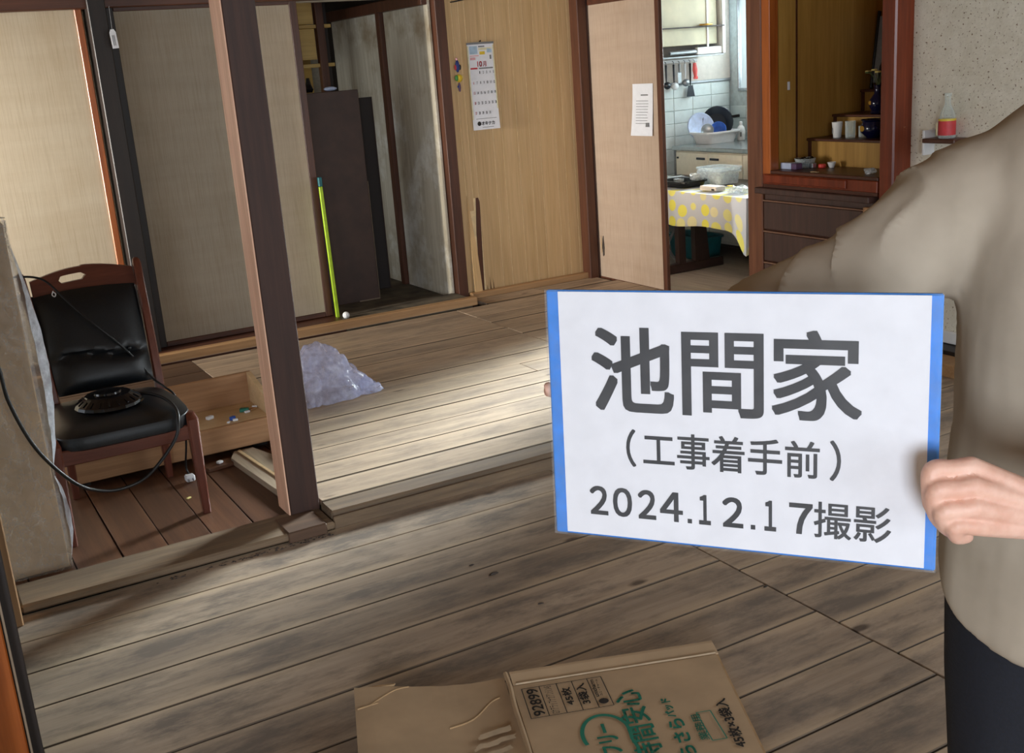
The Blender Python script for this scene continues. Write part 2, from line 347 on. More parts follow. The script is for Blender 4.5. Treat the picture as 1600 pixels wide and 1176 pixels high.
def piece(name, g, mat, parent):       # a piece with its own origin at its middle (so that the grain differs)
    c = sum(g.v, Vector((0, 0, 0))) / len(g.v); return obj(name, g, mat, parent, loc=c)
def root(name, label, cat, loc=(0, 0, 0), group=None, kind=None, mat=None):
    o = bpy.data.objects.new(name, None); o.empty_display_size = 0.05; col.objects.link(o)
    if mat is not None: o.matrix_world = mat
    else: o.location = loc
    return tag(o, label, cat, group, kind)
def struct(name, g, mat, label, cat): return tag(obj(name, g, mat), label, cat, kind='structure')
def copy_tree(o, parent=None):
    c = o.copy(); col.objects.link(c)
    if parent: c.parent = parent
    for ch in list(o.children): copy_tree(ch, c)
    return c
def text_geo(body, u0, u1, v0, v1, bold=0.0, rot=0, lift=0.0006):
    """flat lettering fitted to a box in the local XY plane; rot 90 reads along +y; bold = stroke growth in metres"""
    cu = bpy.data.curves.new('lettering', 'FONT'); cu.body = body; cu.resolution_u = 4
    to = bpy.data.objects.new('lettering', cu); col.objects.link(to); bpy.context.view_layer.update()
    me = bpy.data.meshes.new_from_object(to.evaluated_get(bpy.context.evaluated_depsgraph_get()))
    vs = [q.co.copy() for q in me.vertices]; fs = [tuple(p.vertices) for p in me.polygons]
    bpy.data.objects.remove(to); bpy.data.curves.remove(cu); bpy.data.meshes.remove(me)
    if rot == 90: vs = [Vector((-p.y, p.x, 0)) for p in vs]
    xs = [p.x for p in vs]; ys = [p.y for p in vs]; a, b, c, d = min(xs), max(xs), min(ys), max(ys)
    g = G(); n_ = 8 if bold else 1
    for k in range(n_):
        dx, dy = (bold * (-1, 0, 1, 1, 1, 0, -1, -1)[k], bold * (-1, -1, -1, 0, 1, 1, 1, 0)[k]) if bold else (0, 0)
        e = lift + k * 0.00002
        g.add([(u0 + bold + dx + (p.x - a) / (b - a) * (u1 - u0 - 2 * bold), v0 + bold + dy + (p.y - c) / (d - c) * (v1 - v0 - 2 * bold), e) for p in vs], fs)
    return g
def remesh(g, voxel, smooth_it=4, fac=0.5):
    me = bpy.data.meshes.new('tmp'); me.from_pydata(g.v, [], g.f)
    bm = bmesh.new(); bm.from_mesh(me); bmesh.ops.recalc_face_normals(bm, faces=bm.faces); bm.to_mesh(me); bm.free()
    o = bpy.data.objects.new('tmp', me); col.objects.link(o)
    r = o.modifiers.new('r', 'REMESH'); r.mode = 'VOXEL'; r.voxel_size = voxel; r.use_smooth_shade = True
    if smooth_it:
        s_ = o.modifiers.new('s', 'SMOOTH'); s_.iterations = smooth_it; s_.factor = fac
    bpy.context.view_layer.update(); m2 = bpy.data.meshes.new_from_object(o.evaluated_get(bpy.context.evaluated_depsgraph_get()))
    out = G(); out.v = [q.co.copy() for q in m2.vertices]; out.f = [tuple(p.vertices) for p in m2.polygons]
    bpy.data.objects.remove(o); bpy.data.meshes.remove(me); bpy.data.meshes.remove(m2); return out
def catmull(pts, k=6):
    pts = [Vector(p) for p in pts]; out = []
    for i in range(len(pts) - 1):
        a, b, c, d = pts[max(i - 1, 0)], pts[i], pts[i + 1], pts[min(i + 2, len(pts) - 1)]
        for j in range(k):
            t = j / k; out.append(0.5 * ((2 * b) + (c - a) * t + (2 * a - 5 * b + 4 * c - d) * t * t + (3 * b - a - 3 * c + d) * t ** 3))
    return out + [pts[-1]]

# ================================================================== FLOORS
fl = root('floor', 'weathered bare plank floor of the front room', 'floor', kind='structure')
obj('underfloor', G().box(-3.7, 4.6, -3.6, 3.6, -0.16, -0.030), 'sub', fl)
def plank(parent, x0, x1, y0, y1, top, mat, th=0.025, along='x'):
    j = random.uniform(-0.0016, 0.0010); gap = 0.0024 if parent.name != 'kitchen_floor' else 0.001
    g = G().box(x0 + (gap if along == 'x' else gap), x1 - gap, y0 + gap, y1 - gap, top - th + j, top + j, 0.0012)
    tl = random.uniform(-0.0012, 0.0012)
    for p in g.v: p.z += tl * ((p.y - y0) / (y1 - y0) - .5) if along == 'x' else tl * ((p.x - x0) / (x1 - x0) - .5)
    return piece('plank', g, mat, parent)
for k in range(-25, 9):
    y0 = 1.634 + 0.2055 * k; y1 = min(y0 + 0.2055, 3.47)
    plank(fl, 0.07 if y0 > 1.9 else -3.6, 2.025, y0, y1, 0.0, 'floor')
for k in range(-26, 8):
    y0 = 1.760 + 0.2035 * k; y1 = min(y0 + 0.2035, 3.47)
    plank(fl, 2.027, 4.06, y0, y1, 0.0, 'floor')
rf = root('raised_floor', 'lighter plank floor one low step up in front of the back wall', 'floor', kind='structure')
obj('underfloor', G().box(1.30, 4.2, 3.53, 6.1, -0.1, 0.03).box(1.16, 1.30, 3.53, 3.80, -0.1, 0.03).box(0.2, 1.262, 5.25, 6.1, -0.1, 0.03), 'sub', rf)
for a, b in ((3.2, 3.66), (3.66, 4.16)): plank(rf, a, b, 6.092, 6.34, 0.058, 'floor2')
obj('underfloor', G().box(3.15, 4.2, 6.08, 6.40, -0.1, 0.03), 'sub', rf)
ys = [3.60, 3.797] + [3.797 + 0.1833 * i for i in range(1, 13)] + [6.09]
for i in range(len(ys) - 1):
    xl = [1.15, 1.18, 1.215, 1.245, 1.27, 1.295, 1.295][i] if i < 7 else 0.25
    xs = [xl, 2.62 if i in (2, 5) else 2.96, 4.19]
    if i >= 7: plank(rf, 0.25, 1.30, ys[i], ys[i + 1], 0.06, 'brownshade'); xs[0] = 1.30  # strip behind the wooden box, shade put into the plank colour
    for a, b in zip(xs, xs[1:]): plank(rf, a, b, ys[i], ys[i + 1], 0.06, 'floor2')
lf = root('lower_floor', 'red brown boards of the low floor under the black chair', 'floor', kind='structure')
obj('underfloor', G().box(-2.2, 1.30, 3.62, 5.25, -0.14, -0.02), 'sub', lf)
x = -0.90
while x < 1.28:
    plank(lf, x, min(x + 0.152, 1.30), 3.62, 5.24, 0.0, 'floordark', 0.018, 'y'); x += 0.152
kf = root('kitchen_floor', 'pale grey wood pattern sheet floor of the kitchen', 'floor', kind='structure')
obj('subfloor', G().box(4.2, 6.3, 4.5, 7.4, -0.12, -0.006), 'sub', kf)
xx = 4.2
while xx < 6.2:
    plank(kf, xx, min(xx + 0.15, 6.25), 4.6, 7.3, 0.0, 'floorgrey', 0.01, 'y'); xx += 0.15
struct('closet_floor', G().box(2.2, 3.3, 6.38, 8.3, -0.05, 0.07), 'closetfloor', 'dusty dark floor inside the open closet', 'floor')
# ------------------------------------------------------------------ timbers on the floor
g = G().box(0.115, 1.140, 3.452, 3.635, 0.009, 0.037, 0.007)
for p in g.v: p.z += 0.006 * noise.noise(p * 4)
struct('trim_1', g, 'beam', 'old worn threshold beam before the low floor, left of the dark post', 'threshold')
g = G().box(1.142, 4.19, 3.487, 3.60, -0.02, 0.060, 0.006)
struct('trim_2', g, 'beam', 'edge beam of the raised plank floor, right of the dark post', 'step')
g = G().box(1.142, 4.19, 3.470, 3.486, -0.02, 0.044, 0.003)
struct('trim_3', g, 'beam', 'thin batten nailed along the front of the step', 'batten')
struct('trim_4', G().box(0.25, 3.125, 6.105, 6.165, 0.066, 0.116, 0.004), 'sill', 'pale front rail of the door sill along the back wall', 'sill')
struct('trim_5', G().box(0.25, 2.255, 6.168, 6.46, 0.03, 0.108, 0.003), 'brownwoodx', 'grooved brown door sill behind the pale rail', 'sill')
struct('trim_13', G().box(2.258, 3.12, 6.168, 6.42, 0.03, 0.100, 0.003), 'closetfloor', 'dusty sill board at the closet opening', 'sill')
struct('trim_6', G().box(3.2, 4.13, 6.315, 6.365, 0.05, 0.095, 0.004), 'sill', 'low base rail under the grooved panel wall', 'rail')
# base of the square post: a short brown block let into the beam
# ------------------------------------------------------------------ shell
def wall(name, boxes, mat, label):
    g = G()
    for b in boxes: g.box(*b)
    return struct(name, g, mat, label, 'wall')
Zc = 2.36
wall('wall_back', [(-2.2, 3.2, 6.40, 6.50, 1.945, Zc), (-2.2, 0.18, 6.38, 6.5, -0.1, 1.95)], 'plaster', 'plaster above the sliding doors of the back wall')
struct('trim_7', G().box(-2.2, 3.20, 6.27, 6.46, 1.948, 2.06, 0.005), 'brownwoodx', 'red brown lintel over the sliding doors of the back wall', 'lintel')
wall('wall_left', [(-2.25, -2.15, 3.5, 3.9, -0.1, Zc), (-2.25, -2.15, 6.1, 6.5, -0.1, Zc), (-2.25, -2.15, 3.9, 6.1, 2.0, Zc), (-2.25, -2.15, 3.9, 6.1, -0.1, 0.35)], 'plaster', 'left room wall around its window, outside the view')
wall('wall_partition', [(-2.2, -0.02, 3.46, 3.56, -0.1, Zc)], 'plaster', 'short partition at the left end of the threshold beam')
wall('wall_front', [(-3.75, -3.65, -3.6, 2.2, -0.1, Zc), (-3.65, -0.02, 2.1, 2.2, -0.1, Zc), (-3.65, -3.1, -3.6, -3.5, -0.1, Zc), (-1.3, 0.2, -3.6, -3.5, -0.1, Zc), (-3.1, -1.3, -3.6, -3.5, -0.1, 0.5), (-3.1, -1.3, -3.6, -3.5, 2.25, Zc), (3.6, 4.4, -3.6, -3.5, -0.1, Zc), (0.2, 3.6, -3.6, -3.5, 2.15, Zc)], 'plaster', 'walls around the wide opening behind the viewer')
struct('ceiling', G().box(-3.75, 6.4, -3.6, 8.4, Zc, Zc + 0.08), 'ceiling', 'board ceiling above the frame', 'ceiling')
# right wall, sand finish, with window opening out of frame
wall('wall_right', [(4.32, 4.42, 2.35, 2.45, 0.0, Zc), (4.32, 4.42, -3.6, 0.3, 0.0, Zc), (4.32, 4.42, 0.3, 2.45, 2.0, Zc), (4.32, 4.42, 0.3, 2.45, -0.1, 0.35)], 'sandwall', 'sand finish wall around the right window, out of view')
wall('wall_alcove', [(4.318, 4.42, 2.35, 3.83, 0.0, Zc)], 'sandwall', 'cream speckled sand wall beside the red brown pillar')
struct('baseboard_right', G().box(4.300, 4.3175, 2.45, 3.75, 0.075, 0.135, 0.003), 'whiteenamel', 'pale strip along the foot of the sand wall', 'baseboard')
struct('trim_12', G().box(4.20, 4.317, 2.45, 3.75, 0.0, 0.072, 0.003), 'blackwood', 'dark rail between sand wall and floor sill', 'rail')
struct('trim_8', G().box(4.06, 4.198, 0.3, 3.60, -0.02, 0.055, 0.004), 'sill', 'pale wooden sill along the right side of the room', 'sill')
struct('trim_9', G().box(4.02, 4.16, 3.50, 3.75, 0.061, 0.09), 'brownwoodx', 'short brown rail beside the pillar foot', 'rail')
# back right: grooved panel wall
pw = root('wall_panelled', 'grooved printed wood panel wall with the calendar', 'wall', kind='structure')
obj('backing', G().box(3.19, 4.16, 6.3785, 6.46, 0.0, Zc), 'panelgap', pw)
xs = [3.195, 3.245, 3.293, 3.335, 3.473, 3.543, 3.654, 3.746, 3.823, 3.945, 4.009, 4.084, 4.14]
for i, (a, b) in enumerate(zip(xs, xs[1:])):
    z0 = 0.05
    if i == 2: z0 = 0.70
    if i == 1: z0 = 0.62
    piece('panel', G().box(a + 0.0022, b - 0.0022, 6.376, 6.388, z0, Zc, 0.0008), 'panel', pw)
g = G(); g.poly([(0, 0), (0.03, 0), (0.046, 0.62), (0.022, 0.70), (0.004, 0.42)], 0.006)
g.xf(Matrix.Translation((3.292, 6.383, 0.05)) @ Matrix.Rotation(R(90), 4, 'X'))
obj('exposed_strip', g, 'brownwood', pw)
g = G(); g.poly([(0, 0), (0.058, 0.0), (0.045, 0.30), (0.02, 0.56), (0.008, 0.66), (0.004, 0.3)], 0.005)
g.xf(Matrix.Translation((3.235, 6.345, 0.06)) @ Matrix.Rotation(R(87.6), 4, 'X'))
sp = obj('splintered_panel', g, 'splinter', pw)
for k in range(5):
    h = random.uniform(0.05, 0.16); q = 3.34 + 0.012 * k
    obj('splinter', G().add([(q, 6.368, 0.05), (q + 0.010, 6.37, 0.05), (q + 0.002, 6.372, 0.05 + h), (q + 0.004, 6.376, 0.05)], [(0, 1, 2), (1, 3, 2), (3, 0, 2), (0, 3, 1)]), 'panelgap' if k % 2 else 'brownwood', pw)
struct('pillar_closet', G().box(3.122, 3.193, 6.352, 6.42, 0.05, Zc, 0.004), 'brownwood', 'red brown pillar between closet opening and panel wall', 'pillar')
struct('pillar_corner', G().box(4.105, 4.175, 6.285, 6.40, 0.03, Zc, 0.005), 'brownwood', 'dark red pillar in the corner beside the beige door', 'pillar')
struct('pillar_dark', G().box(1.092, 1.182, 6.24, 6.40, 0.05, 2.0, 0.004), 'blackwood', 'blackened pillar between the two left sliding doors', 'pillar')
# ------------------------------------------------------------------ sliding doors
def slider(name, x0, x1, y, z0, z1, mat, fmat, label, fwid=0.045, bot=0.03):
    r = root(name, label, 'sliding door', ((x0 + x1) / 2, y, z0), kind='structure')
    obj('door_panel', G().box(x0 + fwid * .6, x1 - fwid * .6, y - 0.008, y + 0.008, z0 + bot * .5, z1 - 0.02), mat, r)
    for a, b in ((x0, x0 + fwid), (x1 - fwid, x1)): obj('stile', G().box(a, b, y - 0.015, y + 0.015, z0, z1, 0.003), fmat, r)
    for a, b in ((z0, z0 + bot), (z1 - 0.035, z1)): obj('rail', G().box(x0 + fwid, x1 - fwid, y - 0.014, y + 0.014, a, b, 0.003), 'brownwoodx', r)
    return r
slider('door_1', 0.14, 1.075, 6.34, 0.110, 1.985, 'fusuma', 'orangewood', 'cream cloth sliding door with orange varnished frame at far left', 0.036)
slider('door_2', 1.186, 1.84, 6.33, 0.110, 1.965, 'fusumashade', 'blackwood', 'sliding door with shade in its cloth colour just right of the blackened pillar')
slider('door_3', 1.70, 2.25, 6.37, 0.110, 1.965, 'fusuma', 'brownwood', 'narrow cream sliding door seen right of the square post')
# the beige hinged door beside the kitchen
dr = root('door_4', 'pinkish beige board door with a small tear, beside the kitchen', 'door', (4.2, 6.0, 0.03), kind='structure')
obj('door_panel', G().box(4.193, 4.207, 5.56, 6.33, 0.05, 1.99), 'doorply', dr)
obj('stile', G().box(4.186, 4.214, 5.532, 5.572, 0.03, 2.02, 0.003), 'brownwood', dr)
obj('stile', G().box(4.186, 4.214, 6.30, 6.34, 0.03, 2.02, 0.003), 'brownwood', dr)
obj('rail', G().box(4.187, 4.213, 5.57, 6.30, 0.03, 0.062, 0.003), 'brownwoodx', dr)
obj('rail', G().box(4.187, 4.213, 5.57, 6.30, 1.842, 1.90, 0.003), 'brownwoodx', dr)
g = G(); g.poly([(0, 0), (0.012, 0.01), (0.016, 0.06), (0.008, 0.14), (0.0, 0.12), (-0.006, 0.06)], 0.004)
g.xf(Matrix(((0, 0, -1, 4.1925), (-1, 0, 0, 6.245), (0, 1, 0, 0.205), (0, 0, 0, 1)))); obj('tear', g, 'dirt', dr)
g = G(); g.poly([(0, 0), (0.005, 0.02), (0.006, 0.07), (0.0, 0.12), (-0.003, 0.05)], 0.003)
g.xf(Matrix(((0, 0, -1, 4.192), (-1, 0, 0, 6.263), (0, 1, 0, 0.225), (0, 0, 0, 1)))); obj('torn_edge', g, 'boxply', dr)
struct('trim_10', G().box(4.16, 4.26, 4.66, 6.40, 1.90, 1.99, 0.004), 'brownwood', 'dark lintel over beige door and kitchen opening', 'lintel')
wall('wall_over_kitchen', [(4.2, 4.26, 4.66, 6.40, 1.99, Zc)], 'plaster', 'plaster above the kitchen doorway')
struct('pillar_kitchen', G().box(4.20, 4.30, 4.665, 4.785, 0.0, Zc, 0.006), 'jambwood', 'knotty brown pillar between kitchen opening and altar cabinet', 'pillar')
struct('pillar_red', G().box(4.20, 4.335, 3.752, 3.842, 0.0, Zc, 0.008), 'redpost', 'glossy red brown pillar right of the altar cabinet', 'pillar')
# ------------------------------------------------------------------ square post in front
pr_ = root('wooden_post', 'square dark stained post standing on the threshold beam', 'post', (1.085, 3.66, 0.03), kind='structure')
obj('shaft', G().box(1.031, 1.140, 3.600, 3.722, 0.032, Zc, 0.003), 'postdark', pr_)
obj('planed_face', G().box(1.0255, 1.0308, 3.602, 3.722, 0.036, Zc, 0.001), 'postpale', pr_)
obj('base_block', G().box(0.968, 1.108, 3.446, 3.60, 0.0, 0.041, 0.004), 'brownshade', pr_)
# ------------------------------------------------------------------ left edge
jb = struct('trim_11', G().box(0.062, 0.113, 3.39, 3.47, 0.0, Zc, 0.004), 'tanwood', 'tan wooden jamb at the left end of the threshold', 'jamb')
ld = root('door_5', 'varnished sliding door seen edge on at lower left corner', 'sliding door', (0.02, 2.3, 0.0), kind='structure')
obj('door_panel', G().box(-0.10, 0.034, 2.22, 2.24, 0.0, 1.9, 0.003), 'orangewood', ld)
obj('stile', G().box(0.036, 0.062, 2.26, 3.30, 0.0, 1.9, 0.003), 'blackwood', ld)
obj('edge_strip', G().box(0.0365, 0.041, 2.218, 2.258, 0.0, 1.9, 0.001), 'cabedge', ld)
# ------------------------------------------------------------------ closet
wall('wall_closet_back', [(0.5, 3.2, 8.25, 8.35, 0.0, Zc), (0.2, 2.2, 6.52, 6.60, 0.0, 1.95)], 'plaster', 'dark back wall of the closet')
cw = root('wall_closet', 'stained papered right wall inside the open closet', 'wall', kind='structure')
piece('panel', G().box(3.100, 3.118, 6.41, 7.09, 0.07, 1.93, 0.002), 'stained', cw)
piece('panel', G().box(3.100, 3.118, 7.165, 8.05, 0.07, 1.93, 0.002), 'stained', cw)
obj('batten', G().box(3.070, 3.118, 7.10, 7.16, 0.07, 1.95, 0.003), 'brownwood', cw)
obj('backing', G().box(3.1185, 3.16, 6.425, 8.25, 0.0, Zc), 'blackwood', cw)
obj('top_rail', G().box(3.06, 3.10, 6.41, 8.05, 1.90, 1.97, 0.003), 'brownwood', cw)
sh = root('closet_shelving', 'yellow plywood shelving high at the back of the closet', 'shelving', (2.6, 7.9, 0.07))
obj('back_board', G().box(2.30, 2.90, 8.03, 8.05, 0.07, 2.1), 'yellowwood', sh)
for z in (1.60, 1.86): obj('shelf', G().box(2.25, 2.93, 7.62, 8.03, z - 0.012, z + 0.012, 0.002), 'yellowwood', sh)
obj('front_board', G().box(2.25, 2.80, 7.606, 7.618, 1.875, 2.1, 0.002), 'yellowwood', sh)
obj('front_board', G().box(2.25, 2.80, 7.606, 7.618, 1.64, 1.845, 0.002), 'yellowwood', sh)
obj('upright', G().box(2.82, 2.875, 7.60, 7.66, 0.07, 2.1, 0.003), 'brownwood', sh)
obj('upright', G().box(2.895, 2.935, 7.70, 7.76, 0.07, 2.1, 0.003), 'blackwood', sh)
cb = root('brown_cabinet', 'tall plain dark brown cabinet standing inside the closet', 'cabinet', (2.5, 6.95, 0.07))
obj('side_board', G().box(2.30, 2.745, 6.79, 6.81, 0.07, 1.43, 0.003), 'cabinet', cb)
obj('carcass', G().box(2.30, 2.735, 6.815, 7.05, 0.072, 1.42), 'darkcab', cb)
obj('worn_edge', G().box(2.7455, 2.748, 6.79, 6.81, 0.07, 0.85), 'cabedge', cb)
obj('worn_edge', G().box(2.60, 2.745, 6.787, 6.79, 0.07, 0.078), 'cabedge', cb)
cb2 = root('dark_board', 'darker brown board standing behind the tall brown cabinet', 'board', (2.82, 7.12, 0.07))
obj('face', G().box(2.50, 2.955, 7.09, 7.11, 0.07, 1.37, 0.003), 'darkcab', cb2)
obj('edge_strip', G().box(2.9555, 2.960, 7.09, 7.11, 0.07, 1.37), 'cabinet', cb2)
t1 = tag(obj('trinket', G().lathe([(0.02, 0), (0.03, 0.02), (0.018, 0.05), (0.01, 0.09)], (2.47, 6.93, 1.431), 12), 'blackgloss'), 'small dark pot on top of the brown cabinet', 'pot')
t1 = tag(obj('crumpled_paper', G().ball((2.60, 6.90, 1.445), 0.02, 7, 5, 2.4, 1, 0.7), 'paleblue'), 'crumpled pale paper on top of the brown cabinet', 'paper')
gp = root('green_strip', 'lime green plastic strip leaning at the closet edge', 'strip', (2.25, 6.30, 0.1))
g = G().box(-0.011, 0.011, -0.008, 0.008, 0, 0.80, 0.003); g.xf(Matrix.Translation((2.262, 6.31, 0.1)) @ Matrix.Rotation(R(-0.9), 4, 'Y')); obj('strip', g, 'lime', gp)
obj('top_cap', G().box(2.238, 2.262, 6.30, 6.32, 0.90, 0.955, 0.004), 'teal', gp)
tag(obj('white_ball', G().ball((2.298, 6.26, 0.118), 0.022, 10, 7), 'white'), 'small white ball at the foot of the green strip', 'ball')
# ------------------------------------------------------------------ kitchen shell
kw = root('wall_kitchen_back', 'white tiled kitchen wall with plain board above', 'wall', kind='structure')
obj('backing', G().box(4.2, 6.25, 7.206, 7.3, -0.1, Zc), 'grout', kw)
obj('upper_board', G().box(4.24, 6.15, 7.198, 7.208, 1.275, Zc), 'kplaster', kw)
obj('dado_strip', G().box(4.24, 6.15, 7.188, 7.2, 1.258, 1.276, 0.002), 'greymetal', kw)
base_tile = None
def tile(parent, c, rotz=0):
    global base_tile
    if base_tile is None:
        base_tile = bpy.data.meshes.new('tile'); g = G().box(-0.0935, 0.0935, -0.004, 0.004, -0.0475, 0.0475, 0.0025)
        base_tile.from_pydata(g.v, [], g.f); base_tile.materials.append(M['tile'])
    o = bpy.data.objects.new('tile', base_tile); col.objects.link(o); o.parent = parent; o.location = c; o.rotation_euler = (0, 0, rotz)
for i in range(10):
    for k in range(12): tile(kw, (4.335 + 0.19 * i, 7.201, 1.205 - 0.0985 * k))
kr = root('wall_kitchen_right', 'tiled kitchen wall around the bright window', 'wall', kind='structure')
obj('backing', G().box(6.156, 6.19, 4.5, 5.5, -0.1, Zc).box(6.156, 6.19, 5.5, 7.3, -0.1, 1.17).box(6.156, 6.19, 7.11, 7.3, 1.17, Zc).box(6.156, 6.19, 5.5, 7.11, 2.15, Zc), 'grout', kr)
for i in range(9):
    for k in range(20):
        y = 7.105 - 0.19 * i; z = 1.99 - 0.0985 * k
        if 5.45 < y < 7.15 and z > 1.1: continue
        tile(kr, (6.151, y, z), R(90))
wi = root('window_1', 'bright kitchen window with pale frame', 'window', (6.2, 6.3, 1.18), kind='structure')
for a in ((6.15, 6.19, 7.098, 7.11, 1.17, 2.15), (6.14, 6.19, 5.5, 5.53, 1.17, 2.15), (6.14, 6.19, 5.53, 7.098, 1.17, 1.19), (6.14, 6.19, 5.53, 7.098, 2.12, 2.15)):
    obj('window_frame', G().box(*a, 0.003), 'greymetal', wi)
obj('pane', G().box(6.170, 6.174, 5.53, 7.098, 1.19, 2.12), 'glass', wi)
wall('wall_kitchen_near', [(4.30, 6.25, 4.634, 4.664, 0.0, Zc)], 'kplaster', 'kitchen wall hidden behind the altar cabinet')
wall('wall_kitchen_left', [(4.20, 4.24, 6.41, 7.3, 0.0, Zc)], 'kplaster', 'kitchen wall behind the beige door')
# ------------------------------------------------------------------ kitchen: hood, rack, counter
hd = root('range_hood', 'greasy cream range hood with white front bar in the kitchen', 'hood', (5.55, 7.05, 1.5))
obj('hood_box', G().box(5.0, 5.80, 6.93, 7.19, 1.55, 2.3, 0.004), 'hoodcream', hd)
obj('front_bar', G().box(5.58, 5.84, 6.90, 6.935, 1.475, 1.53, 0.006), 'whiteenamel', hd)
obj('lamp_tube', G().tube([(5.32, 6.91, 1.50), (5.57, 6.91, 1.50)], 0.016, 10), 'greymetal', hd)
obj('side_bar', G().box(5.82, 5.85, 6.89, 7.19, 1.475, 2.3, 0.004), 'whiteenamel', hd)
obj('front_strip', G().box(5.695, 5.712, 6.922, 6.932, 1.53, 2.3, 0.002), 'whiteenamel', hd)
obj('lower_lip', G().box(5.0, 5.84, 6.905, 7.19, 1.462, 1.474, 0.002), 'greymetal', hd)
obj('shelf_rail', G().box(5.0, 5.84, 6.885, 6.93, 1.675, 1.684, 0.002), 'tablewood', hd)
tag(obj('brass_lid', G().lathe([(0.002, 0.012), (0.055, 0.008), (0.06, 0.0), (0.05, -0.004)][::-1], (5.66, 6.89, 1.690), 16, 1, 0.6), 'gold'), 'small brass coloured lid on the hood rail', 'lid')
rk = root('utensil_rail', 'white hook rail under the hood on the kitchen wall', 'rail', (5.63, 7.18, 1.43))
obj('rail', G().box(5.46, 5.80, 7.176, 7.19, 1.425, 1.450, 0.003), 'white', rk)
hx = [5.475, 5.55, 5.605, 5.66, 5.712, 5.757]
for q in hx: obj('hook', G().tube([(q, 7.178, 1.44), (q, 7.162, 1.435), (q, 7.158, 1.42), (q, 7.166, 1.412)], 0.003, 6), 'greymetal', rk)
def utensil(name, label, x, hmat, L, head, hm, z0=1.415):
    r = root(name, label, 'utensil', (x, 7.16, z0 - L), group='utensils on the kitchen rail')
    obj('handle', G().tube([(x, 7.160, z0), (x, 7.160, z0 - L * .62), (x, 7.161, z0 - L)], [0.009, 0.007, 0.004], 8), hmat, r, True)
    if head == 'blade':
        g = G(); g.poly([(-0.022, 0), (0.022, 0), (0.04, -0.085), (-0.04, -0.085)], 0.004)
        g.xf(Matrix.Translation((x + .005, 7.168, z0 - L)) @ Matrix.Rotation(R(90), 4, 'X')); obj('blade', g, hm, r)
    elif head == 'bowl': obj('ladle_bowl', G().ball((x, 7.15, z0 - L - 0.025), 0.034, 12, 8, 1, .7, .85), hm, r, True)
    elif head == 'flat': obj('blade', G().box(x - 0.02, x + 0.02, 7.157, 7.165, z0 - L - 0.09, z0 - L, 0.006), hm, r)
    elif head == 'whisk':
        for k in range(4):
            a = math.pi * k / 4; e = Vector((math.cos(a), math.sin(a) * .7, 0)) * 0.022; b = Vector((x, 7.160, z0 - L))
            obj('wire', G().tube(catmull([b, b + e + Vector((0, 0, -.05)), b + Vector((0, 0, -.10)), b - e + Vector((0, 0, -.05)), b], 4), 0.0018, 5), hm, r)
utensil('ladle', 'dark ladle at the left end of the hook rail', hx[0], 'darkpan', 0.13, 'bowl', 'darkpan')
utensil('ladle', 'second ladle on the rail, with white handle foot', hx[1], 'darkpan', 0.14, 'bowl', 'white')
utensil('scraper', 'flat pale grey scraper, third on the hook rail', hx[2], 'greymetal', 0.06, 'flat', 'greymetal')
utensil('kitchen_spoon', 'white handled spoon, fourth on the hook rail', hx[3], 'white', 0.12, 'bowl', 'greymetal')
utensil('turner', 'long black slotted turner hanging lowest on the rail', hx[4], 'blackgloss', 0.17, 'blade', 'darkpan')
rp = root('red_peeler', 'red plastic utensil at the right end of the hook rail', 'utensil', (hx[5], 7.16, 1.30), group='utensils on the kitchen rail')
obj('handle', G().tube([(hx[5], 7.16, 1.415), (hx[5] + .004, 7.16, 1.36), (hx[5] + .008, 7.16, 1.30)], [0.016, 0.024, 0.014], 10, flat=.5), 'red', rp, True)
obj('head', G().box(hx[5] - 0.012, hx[5] + 0.03, 7.155, 7.165, 1.29, 1.312, 0.003), 'red', rp)
# counter
ct = root('sink_counter', 'cream kitchen sink unit with steel top along the window wall', 'cabinet', (5.8, 6.2, 0.0))
obj('carcass', G().box(5.475, 6.13, 4.9, 7.06, 0.08, 0.765), 'cream', ct)
obj('side_panel', G().box(5.46, 6.13, 7.06, 7.075, 0.0, 0.77), 'greymetal', ct)
obj('worktop', G().box(5.445, 6.14, 4.9, 7.085, 0.767, 0.80, 0.006), 'steel', ct)
yd = [7.05, 6.66, 6.27, 5.88, 5.49, 4.95]
for i in range(5):
    d = obj('door', G().box(5.458, 5.475, yd[i + 1] + 0.003, yd[i] - 0.003, 0.10, 0.755, 0.004), 'cream', ct)
    hy = yd[i + 1] + 0.03 if i % 2 == 0 else yd[i] - 0.13
    obj('handle', G().box(5.450, 5.458, hy, hy + 0.10, 0.705, 0.722, 0.002), 'darkpan', d)
obj('catch', G().box(5.450, 5.458, 7.01, 7.03, 0.705, 0.72, 0.002), 'darkpan', ct)
db = root('dish_tub', 'white rectangular dish tub on the sink counter', 'tub', (5.77, 6.93, 0.80))
def tubshape(cx, cy, z0, hx_, hy_, h, th=0.008, fl=1.18):
    def rr(sx, sy, z): return [Vector((cx + math.copysign(abs(math.cos(a)) ** .4, math.cos(a)) * sx, cy + math.copysign(abs(math.sin(a)) ** .4, math.sin(a)) * sy, z)) for a in [2 * math.pi * k / 28 for k in range(28)]]
    return [rr(hx_, hy_, z0), rr(hx_ * fl, hy_ * fl, z0 + h), rr(hx_ * fl + .012, hy_ * fl + .012, z0 + h), rr(hx_ * fl + .012, hy_ * fl + .012, z0 + h + .012), rr(hx_ * fl - th, hy_ * fl - th, z0 + h + .01), rr(hx_ - th, hy_ - th, z0 + .01)]
obj('basin', G().rings(tubshape(5.765, 6.94, 0.801, 0.135, 0.10, 0.075)), 'white', db, True)
obj('rim', G().rings(tubshape(5.765, 6.94, 0.868, 0.162, 0.122, 0.012, 0.02, 1.02)), 'white', db, True)
